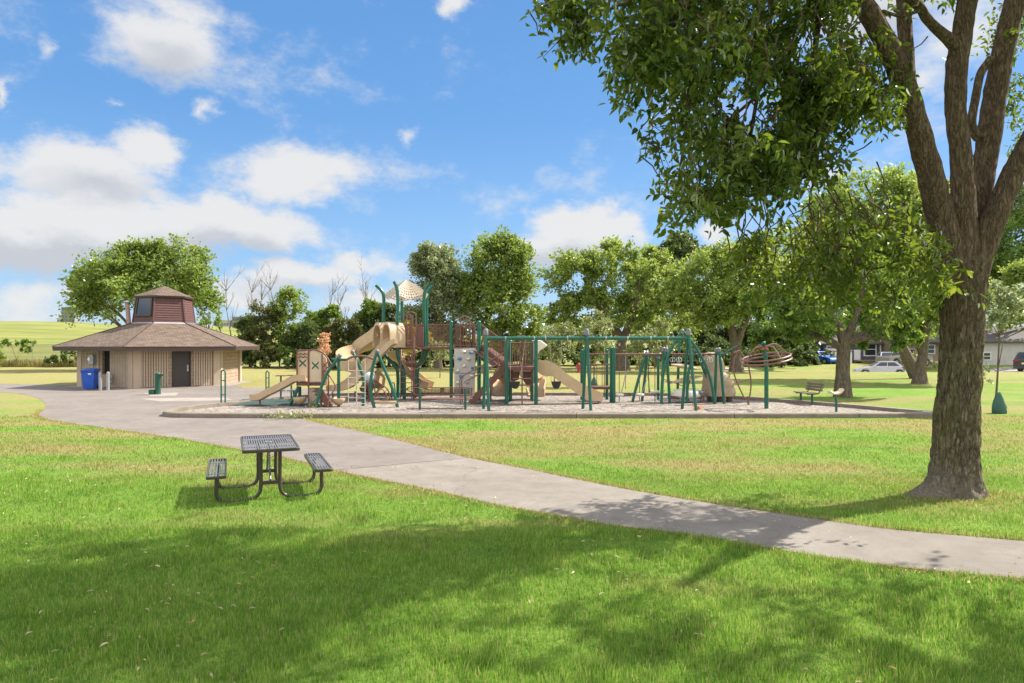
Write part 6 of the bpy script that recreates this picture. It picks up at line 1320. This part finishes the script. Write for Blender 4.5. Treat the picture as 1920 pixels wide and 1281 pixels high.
young(1864, 775, 22.9, [(1875, 600, 34, 50), (1850, 615, 26, 36), (1895, 580, 34, 42), (1868, 560, 24, 30), (1848, 705, 12, 16)], 2600, 'slender young tree growing out of a green watering bag', 'leaf_silver', 134, .045, .12)
def bag(x, y, s, lab):
    r = thing('watering_bag', lab, 'watering bag', (x, y, 0), 0, 'green tree watering bags'); b = MB(); n = 14
    pr = [(.22, 0), (.235, .06), (.21, .25), (.16, .45), (.10, .60), (.06, .68)]; k0 = 0
    for i, (rr2, z) in enumerate(pr):
        for j in range(n): q = 2*math.pi*j/n; e = 1+.1*mnoise.noise((math.cos(q)*2, math.sin(q)*2, z*4)); b.v.append(((rr2*math.cos(q)*e-.0+.05*(1-z)*s)*s, rr2*.8*math.sin(q)*e*s, z*s*(1+.06*math.cos(q))))
    for i in range(len(pr)-1):
        for j in range(n): b.f.append((i*n+j, i*n+(j+1) % n, (i+1)*n+(j+1) % n, (i+1)*n+j))
    b.f.append(tuple(range(n))); b.f.append(tuple((len(pr)-1)*n+j for j in range(n))); M.setdefault('bag', mat('bag_vinyl', (.018, .075, .05), (.03, .105, .075), 5, .5, .3, 6)); b.build('bag', M['bag'], r)
    b = MB(); b.tube([(.02*s, -.02*s, .67*s), (.12*s, -.1*s, .45*s), (.24*s, -.1*s, .18*s)], .012*s, 5); b.build('seam', M['chain'], r); return r
bag(*base(1871, 22.75)[:2], 1.0, 'green watering bag wrapped round the slender young tree by the mossy trunk')
bag(*base(1113, 35)[:2], .9, 'small green watering bag half hidden behind the swing course posts')
# bare dead trees on the hill side
def bare(px, pyt, pyb, Y, lean, lab, sd):
    r = thing('bare_tree', lab, 'dead tree', base(px, Y), 0, 'bare dead trees before the hill'); rnd = random.Random(sd); b = MB(); zt = W(0, pyt, Y).z
    def br(p, d, L, rad, dep):
        pts = [p]; q = p.copy()
        for i in range(4): d = (d+Vector((rnd.uniform(-.16, .16), rnd.uniform(-.1, .1), rnd.uniform(-.04, .1)))).normalized(); q = q+d*L/4; pts.append(q)
        b.tube(pts, [rad*(1-.17*i) for i in range(5)], 5)
        if dep:
            for i in range({3: 9, 2: 5, 1: 3}[dep]): k = rnd.choice((2, 3, 4) if dep == 3 else (1, 2, 3, 4)); br(pts[k], (d+Vector((rnd.uniform(-1, 1), rnd.uniform(-.4, .4), rnd.uniform(.1, .7)))).normalized(), L*rnd.uniform(.16, .30) if dep == 3 else L*rnd.uniform(.3, .5), rad*.42, dep-1)
    br(Vector((0, 0, 0)), Vector((lean, 0, 1)).normalized(), zt*1.03, .085, 3); b.build('trunk', M['deadwood'], r); return r
for i, (px, pt_, Y, ln, lab) in enumerate(((412, 560, 69, .25, 'bare leaning tree just right of the park building cupola'), (442, 548, 70, .02, 'tall bare upright tree in front of the hilltop buildings'), (468, 552, 72, .0, 'thin bare tree right of the tallest one'), (488, 565, 71, .1, 'slight bare tree at the edge of the vine draped shrubs'), (524, 548, 71, .05, 'bare twigs rising out of the ivy clad tree'), (616, 556, 71, -.05, 'bare snag above the orange sapling'), (668, 572, 72, -.2, 'short leaning bare snag left of the tower slide'), (692, 540, 72, .05, 'tall bare snag just left of the tower canopy'))):
    bare(px, pt_, 690, Y, ln, lab, 200+i)

# ================================================================ FENCE, HILLTOP BUILDINGS
fe = thing('chain_link_fence', 'rusty chain link fence at the foot of the grass hill', 'fence', base(40, 70)); Yf = 70
b = MB(); xs_ = [W(px, 0, Yf).x for px in range(-60, 540, 60)]
for i, x in enumerate(xs_):
    b = MB(); b.tube([(x, Yf, -.05), (x, Yf, 2.35)], .035, 7); b.build('post', M['chain'], fe, True)
b = MB(); b.tube([(xs_[0], Yf, 2.3), (xs_[-1], Yf, 2.3)], .022, 6); b.build('top_rail', M['chain'], fe, True)
M['mesh'] = perforated('chain_link', (.22, .21, .19), .11, .46); b = MB(); b.quad((xs_[0], Yf, .05), (xs_[-1], Yf, .05), (xs_[-1], Yf, 2.3), (xs_[0], Yf, 2.3), uv=((0, 0), (xs_[-1]-xs_[0], 0), (xs_[-1]-xs_[0], 2.25), (0, 2.25))); b.build('wire_mesh', M['mesh'], fe, True)
tree('vine', 'straggling vine hanging over the chain link fence left of the building', base(40, 69.8), [E(20, 643, 22, 5, 69.8), E(55, 643, 20, 5, 69.8), E(48, 655, 6, 12, 69.8)], 700, .26, 'leaf_mid', None, .03, 22, .1, 140, cat='vine', limbs=4)
tree('shrub', 'bright green bush at the far left edge by the fence', base(-8, 66), [E(-8, 662, 16, 20, 66)], 700, .28, 'leaf_maple', None, .06, 16, .3, 141, cat='shrub', limbs=2)
tree('shrub', 'low dark bush at the fence beside the building wall', base(130, 69), [E(130, 668, 14, 10, 69), E(110, 676, 26, 7, 69)], 900, .26, 'leaf_dark', None, .05, 18, .2, 142, cat='shrub', limbs=2)
rs = np.random.default_rng(77); n = 9000; x = rs.uniform(-60, -30, n); y = 69.2+rs.random(n)*2.4
tag(blade_field('tall_grass', x, y, .35+.6*rs.random(n), np.full(n, .05), make_blade_mat('tall_grass_blade'), rs, .5), 'uncut tall green grass along the fence at the hill foot', 'tall grass', kind='stuff')
M['towerwall'] = mat('grey_cladding', (.20, .215, .23), (.27, .28, .30), .5, .7); M['palewall'] = mat('pale_cladding', (.5, .47, .42), (.6, .57, .5), .4, .8)
def block(name, lab, Y, boxes, cat='building', group=None):
    c = base((boxes[0][0]+boxes[0][1])/2, Y, 5.2); r = thing(name, lab, cat, c, 0, group)
    for x0, x1, y0, y1, m, nwin in boxes:
        a, b2 = W(x0, y0, Y), W(x1, y1, Y); d = (b2.x-a.x); b = MB(); b.box(((a.x+b2.x)/2, Y+d*.3, (a.z+b2.z)/2), (d, d*.6, abs(a.z-b2.z))); w = b.build('wall', M[m], r, True, smooth=False)
        if nwin:
            for rr_ in range(nwin[1]):
                for cc_ in range(nwin[0]): g = MB(); g.box((a.x+d*(cc_+.5)/nwin[0], Y-.1, b2.z+(a.z-b2.z)*(rr_+.5)/nwin[1]), (d/nwin[0]*.6, .1, (a.z-b2.z)/nwin[1]*.5)); g.build('window', M['glass'], w, True, smooth=False)
        cpb = MB(); cpb.box(((a.x+b2.x)/2, Y+d*.3, a.z+.15), (d+.5, d*.6+.5, .3)); cpb.build('roof', M['metal'], w, True, smooth=False)
block('hilltop_tower', 'grey hilltop tower block, its flared top nearest the bare leaning tree', 300, [(435, 455, 595, 612, 'towerwall', (4, 2)), (430, 462, 605, 615, 'palewall', (6, 1))], group='distant hilltop buildings')
block('hilltop_tower', 'grey hilltop tower block right of its twin, by the vine draped shrubs', 300, [(465, 486.5, 595, 611, 'towerwall', (4, 2)), (463, 490, 606, 615, 'palewall', (5, 1))], group='distant hilltop buildings')
block('hilltop_hall', 'low pale hilltop hall just right of the building roof', 300, [(404, 432, 602, 614, 'palewall', (7, 1))], group='distant hilltop buildings')
block('hilltop_tower', 'pale tower block on the hill crest left of the maple', 300, [(115, 140, 577, 604, 'towerwall', (4, 4)), (107, 120, 598, 606, 'palewall', (3, 1))], group='distant hilltop buildings')

# ================================================================ HOUSES AND CARS ON THE RIGHT
M['greysiding'] = uvbrick('grey_lap_siding', (.115, .12, .145), (.125, .13, .155), (.05, .052, .06), 6, .16, .012, .7, .6)
M['whitetrim'] = mat('white_trim', (.72, .72, .72), (.78, .78, .77), 4, .5); M['palestucco'] = mat('pale_stucco', (.55, .52, .50), (.62, .59, .56), 2, .9, .2, 30, dirt=(.45, .42, .4)); M['tanboard'] = mat('tan_board', (.26, .19, .14), (.34, .26, .20), 7, .8, stretch=(8, 8, .6))
M['houseroof'] = mat('house_shingles', (.10, .09, .085), (.16, .145, .135), 6, .95, .5, 14)
def house(name, lab, x0, x1, Y, pyt, pyb, m, wins, ridge, depth=8, extra=None):
    a, b2 = W(x0, pyt, Y), W(x1, pyb, Y); zb, zt = min(0, b2.z)-.05, a.z; r = thing(name, lab, 'house', ((a.x+b2.x)/2, Y, 0)); d = b2.x-a.x
    b = MB(); P4 = [(a.x, Y), (b2.x, Y), (b2.x, Y+depth), (a.x, Y+depth)]
    for i in range(4): p, q = P4[i], P4[(i+1) % 4]; L_ = math.dist(p, q); b.quad((*p, zb), (*q, zb), (*q, zt), (*p, zt), uv=((0, 0), (L_, 0), (L_, zt-zb), (0, zt-zb)))
    for x in (a.x, b2.x): b.quad((x, Y, zt), (x, Y+depth, zt), (x, Y+depth/2, zt+ridge), uv=((0, 0), (depth, 0), (depth/2, ridge)))
    b.build('wall', M[m], r, True, smooth=False)
    b = MB(); e = .5
    for s in (-1, 1): b.quad((a.x-e, Y+depth/2+s*(depth/2+e), zt-ridge*e*2/depth), (b2.x+e, Y+depth/2+s*(depth/2+e), zt-ridge*e*2/depth), (b2.x+e, Y+depth/2, zt+ridge), (a.x-e, Y+depth/2, zt+ridge)); 
    ro = b.build('roof', M['houseroof'], r, True, smooth=False); sm = ro.modifiers.new('thick', 'SOLIDIFY'); sm.thickness = .16; sm.offset = 1
    for wx0, wx1, wy0, wy1, kind in wins:
        p, q = W(wx0, wy0, Y), W(wx1, wy1, Y); w_, h_ = q.x-p.x, p.z-q.z; cx, cz = (p.x+q.x)/2, (p.z+q.z)/2; b = MB(); t = .12
        if kind == 'door':
            b.box((cx, Y-.02, cz), (w_, .1, h_)); b.build('door', M['whitetrim'], r, True, bevel=.01)
        else:
            for dx, dz_, sw_, sh_ in ((-w_/2+t/2, 0, t, h_), (w_/2-t/2, 0, t, h_), (0, h_/2-t/2, w_-2*t, t), (0, -h_/2+t/2, w_-2*t, t), (0, 0, w_-2*t, t*.6)): b.box((cx+dx, Y-.02, cz+dz_), (sw_, .12, sh_))
            fr_ = b.build('window', M['whitetrim'], r, True, smooth=False); g = MB(); g.box((cx, Y-.005, cz), (w_-2*t, .05, h_-2*t)); g.build('pane', M['glass'], fr_, True, smooth=False)
    if extra: extra(r, Y)
    return r
def porch(r, Y):
    b = MB(); p = W(1623, 681, Y); b.box((p.x, Y-.8, .35), (3.2, 1.4, .12)); b.box((p.x-.6, Y-1.6, .17), (1.4, .5, .12)); b.build('porch_step', M['tanboard'], r, True, bevel=.01)
    for px in (1650.5,): x = W(px, 0, Y).x; b = MB(); b.box((x, Y-.04, 1.6), (.16, .10, 3.1)); b.build('corner_board', M['whitetrim'], r, True, smooth=False)
house('grey_house', 'dark grey sided house with white windows behind the forked park tree', 1544, 1650, 84, 640, 687, 'greysiding', [(1549, 1567, 648, 669, 'w'), (1619, 1643, 642, 668, 'w'), (1601, 1613, 656, 679, 'door')], 2.2, extra=porch)
sh = thing('shed', 'small white shed standing against the grey house by the trunk', 'shed', base(1577, 81)); b = MB(); a, b2 = W(1559, 659, 81), W(1598, 688, 81); b.box(((a.x+b2.x)/2, 81.8, a.z/2), (b2.x-a.x, 1.5, a.z)); b.build('wall', M['whitetrim'], sh, True, bevel=.02); b = MB(); b.prism([(a.x-.1, 80.95, a.z), (b2.x+.1, 80.95, a.z), (b2.x+.1, 82.7, a.z+.25), (a.x-.1, 82.7, a.z+.25)], (0, 0, .08)); b.build('roof', M['houseroof'], sh, True, smooth=False); b = MB(); 
for q in (.33, .66): b.box((a.x+(b2.x-a.x)*q, 81.035, a.z*.5), (.05, .03, a.z*.9))
b.build('door_batten', M['metal'], sh, True, smooth=False)
house('tan_house', 'tan boarded house with a white framed window left of the mossy trunk', 1690, 1790, 80, 640, 688, 'tanboard', [(1738, 1753, 646, 664, 'w'), (1768, 1782, 646, 664, 'w')], 2.0)
wb = thing('board_fence', 'low tan board fence before the tan house', 'fence', base(1745, 78)); b = MB(); x0, x1 = W(1731, 0, 78).x, W(1768, 0, 78).x; k = int((x1-x0)/.16)
for i in range(k): b.box((x0+(i+.5)*(x1-x0)/k, 78, .62), (.145, .03, 1.2))
b.build('boards', M['tanboard'], wb, True, smooth=False); b = MB(); b.box(((x0+x1)/2, 78.04, 1.0), (x1-x0, .05, .1)); b.box(((x0+x1)/2, 78.04, .3), (x1-x0, .05, .1)); b.build('rail', M['tanboard'], wb, True, smooth=False)
house('pale_garage', 'long pale stucco building behind the watering bag tree', 1838, 1990, 76, 640, 690, 'palestucco', [(1842, 1858, 660, 676, 'w')], 1.6)

def car(name, lab, cat, loc, rz, c1, c2, L_=4.7, w=.9, hb=.95, ht=1.45, prof=None, cab=None, wheel=.33, truck=False):
    r = thing(name, lab, cat, loc, rz); pm = mat('paint', c1, c2, 2, .3, coat=.6, metallic=.15)
    xf, xr = L_/2-.85, -L_/2+.95; b = MB(); z0 = .24
    def arch(x): return [(x+(wheel+.06)*math.cos(R(q)), max(z0, wheel+(wheel+.06)*math.sin(R(q)))) for q in (180, 150, 120, 90, 60, 30, 0)]
    low = [(-L_/2+.04, z0+.1), (-L_/2+.12, z0)]+arch(xr)+arch(xf)+[(L_/2-.12, z0), (L_/2-.02, z0+.1)]
    up = prof or [(L_/2, .55), (L_/2-.12, .70), (L_/2-.6, .82), (L_/2-1.25, .92), (.1, hb), (-L_/2+.9, 1.0), (-L_/2+.25, 1.02), (-L_/2+.03, .9), (-L_/2, .55)]
    poly = low+up; b.prism([(x, -w, z) for x, z in poly], (0, 2*w, 0)); body = b.build('body', pm, r, bevel=.05)
    fb, ft, rt, rb = cab or (L_/2-1.3, .35, -L_/2+1.5, -L_/2+.65); wi = w-.05; wt = w-.22
    B4 = [(fb, wi, hb-.03), (fb, -wi, hb-.03), (rb, -wi, hb-.0), (rb, wi, hb-.0)]; T4 = [(ft, wt, ht-.04), (ft, -wt, ht-.04), (rt, -wt, ht-.03), (rt, wt, ht-.03)]
    b = MB(); b.quad(*B4[::-1]); b.quad(*T4)
    for i in range(4): j = (i+1) % 4; b.quad(B4[i], B4[j], T4[j], T4[i])
    b.prism([(ft-.06, wt-.05, ht-.05), (ft-.06, -wt+.05, ht-.05), (rt+.06, -wt+.05, ht-.045), (rt+.06, wt-.05, ht-.045)], (0, 0, .05)); b.build('cabin', pm, r, bevel=.04)
    def face(i, s0, s1, t0, t1, off=.012):
        j = (i+1) % 4; A, Bq, Cq, Dq = (Vector(q) for q in (B4[i], B4[j], T4[j], T4[i])); nn = (Bq-A).cross(Dq-A).normalized(); cen_ = (A+Bq+Cq+Dq)/4; nn = -nn if nn.dot(cen_-Vector((0, 0, 1.1))) < 0 else nn
        f = lambda s, t: A.lerp(Bq, s).lerp(Dq.lerp(Cq, s), t)+nn*off; return [f(s0, t0), f(s1, t0), f(s1, t1), f(s0, t1)]
    for i, nm in ((0, 'windscreen'), (2, 'rear_window')):
        g = MB(); g.quad(*face(i, .07, .93, .12, .92)); g.build(nm, M['carglass'], r, smooth=False)
    for i in (1, 3):
        g = MB(); q = face(i, .12, .50, .16, .9); g.quad(*q); q = face(i, .53, .90, .16, .9); g.quad(*q); g.build('side_window', M['carglass'], r, smooth=False)
    for x in (xf, xr):
        for s in (-1, 1):
            b = MB(); y = s*(w-.1); b.tube([(x, y-.1, wheel), (x, y+.1, wheel)], wheel, 18); wh = b.build('wheel', M['blackrub'], r)
            b = MB(); b.tube([(x, y+s*.085, wheel), (x, y+s*.112, wheel)], wheel*.62, 14); b.build('rim', M['metal'], wh)
    M.setdefault('taillight', mat('tail_light', (.35, .01, .012), (.45, .02, .02), 9, .25)); M.setdefault('headlight', mat('head_light', (.6, .62, .65), None, 9, .15))
    zt_ = hb-.1
    for s in (-1, 1):
        b = MB(); b.box((-L_/2+.06, s*(w-.2), zt_-.03), (.14, .42, .16)); b.build('tail_light', M['taillight'], r, bevel=.02)
        b = MB(); b.box((L_/2-.18, s*(w-.22), .66), (.25, .36, .13)); b.build('headlight', M['headlight'], r, bevel=.02)
        b = MB(); b.box((fb-.35, s*(w+.06), hb+.02), (.14, .16, .12)); b.build('mirror', pm, r, bevel=.03)
    b = MB(); b.box((-L_/2-.0, 0, .36), (.10, 2*w-.1, .2)); b.box((L_/2-.05, 0, .36), (.10, 2*w-.15, .2)); b.build('bumper', M['blackrub'] if truck else pm, r, bevel=.03)
    b = MB(); b.box((-L_/2-.015, 0, .74), (.03, .34, .16)); b.build('licence_plate', M['whitetrim'], r, smooth=False)
    return r
x = W(1652, 0, 66).x; car('parked_car', 'silver sedan parked beyond the lawn crest left of the stout trunk', 'car', (x, 66, -.77), R(163), (.45, .46, .49), (.5, .51, .54), L_=4.75, cab=(1.05, .25, -1.15, -1.85))
car('parked_car', 'bright blue compact car at the left corner of the grey house', 'car', (W(1530, 0, 82).x, 81, 0), R(-62), (.012, .10, .50), (.02, .14, .58), L_=4.3, cab=(1.0, .2, -1.1, -1.75), ht=1.5)
car('pickup_truck', 'grey brown pickup truck behind the silver sedan', 'truck', (W(1697, 0, 72).x, 72, 0), R(195), (.26, .23, .20), (.3, .27, .24), L_=5.6, hb=1.12, ht=1.85, prof=[(2.8, .7), (2.72, 1.02), (1.6, 1.12), (.8, 1.12), (-.6, 1.12), (-2.7, 1.12), (-2.8, .6)], cab=(1.1, .5, -.55, -.75), wheel=.40, truck=True)
car('parked_car', 'white car partly hidden between grey house and pickup', 'car', (W(1664, 0, 77).x, 77, 0), R(250), (.6, .61, .63), (.66, .67, .69), L_=4.5, cab=(1.0, .2, -1.1, -1.75))
car('parked_suv', 'dark brown SUV cut by the right edge of the photo', 'SUV', (W(1950, 0, 60.5).x, 60.5, -.1), R(24), (.055, .046, .042), (.07, .06, .054), L_=4.7, hb=1.08, ht=1.72, prof=[(2.35, .6), (2.28, .92), (1.5, 1.06), (.6, 1.08), (-1.6, 1.1), (-2.28, 1.08), (-2.35, .6)], cab=(1.3, .55, -2.0, -2.28), wheel=.37)
lp = thing('lamp_post', 'thin dark lamp post by the pickup truck', 'lamp post', base(1691, 68)); b = MB(); b.tube([(0, 0, 0), (0, 0, 2.3)], .045, 8); b.build('pole', M['blackrub'], lp); b = MB(); b.lathe([(.05, 2.3), (.13, 2.38), (.15, 2.55), (.05, 2.66), (.01, 2.7)], (0, 0, 0), 10); b.build('lantern', M['dark'], lp)
tree('shrub', 'light green bush beside the lamp post and the silver sedan', base(1703, 60), [E(1703, 678, 14, 16, 60)], 500, .24, 'leaf_young', None, .04, 14, .3, 150, cat='shrub', limbs=2)
tree('shrub', 'small pale bush in front of the board fence', base(1760, 62), [E(1760, 684, 14, 7, 62)], 350, .22, 'leaf_young', None, .03, 10, .2, 151, cat='shrub', limbs=2)
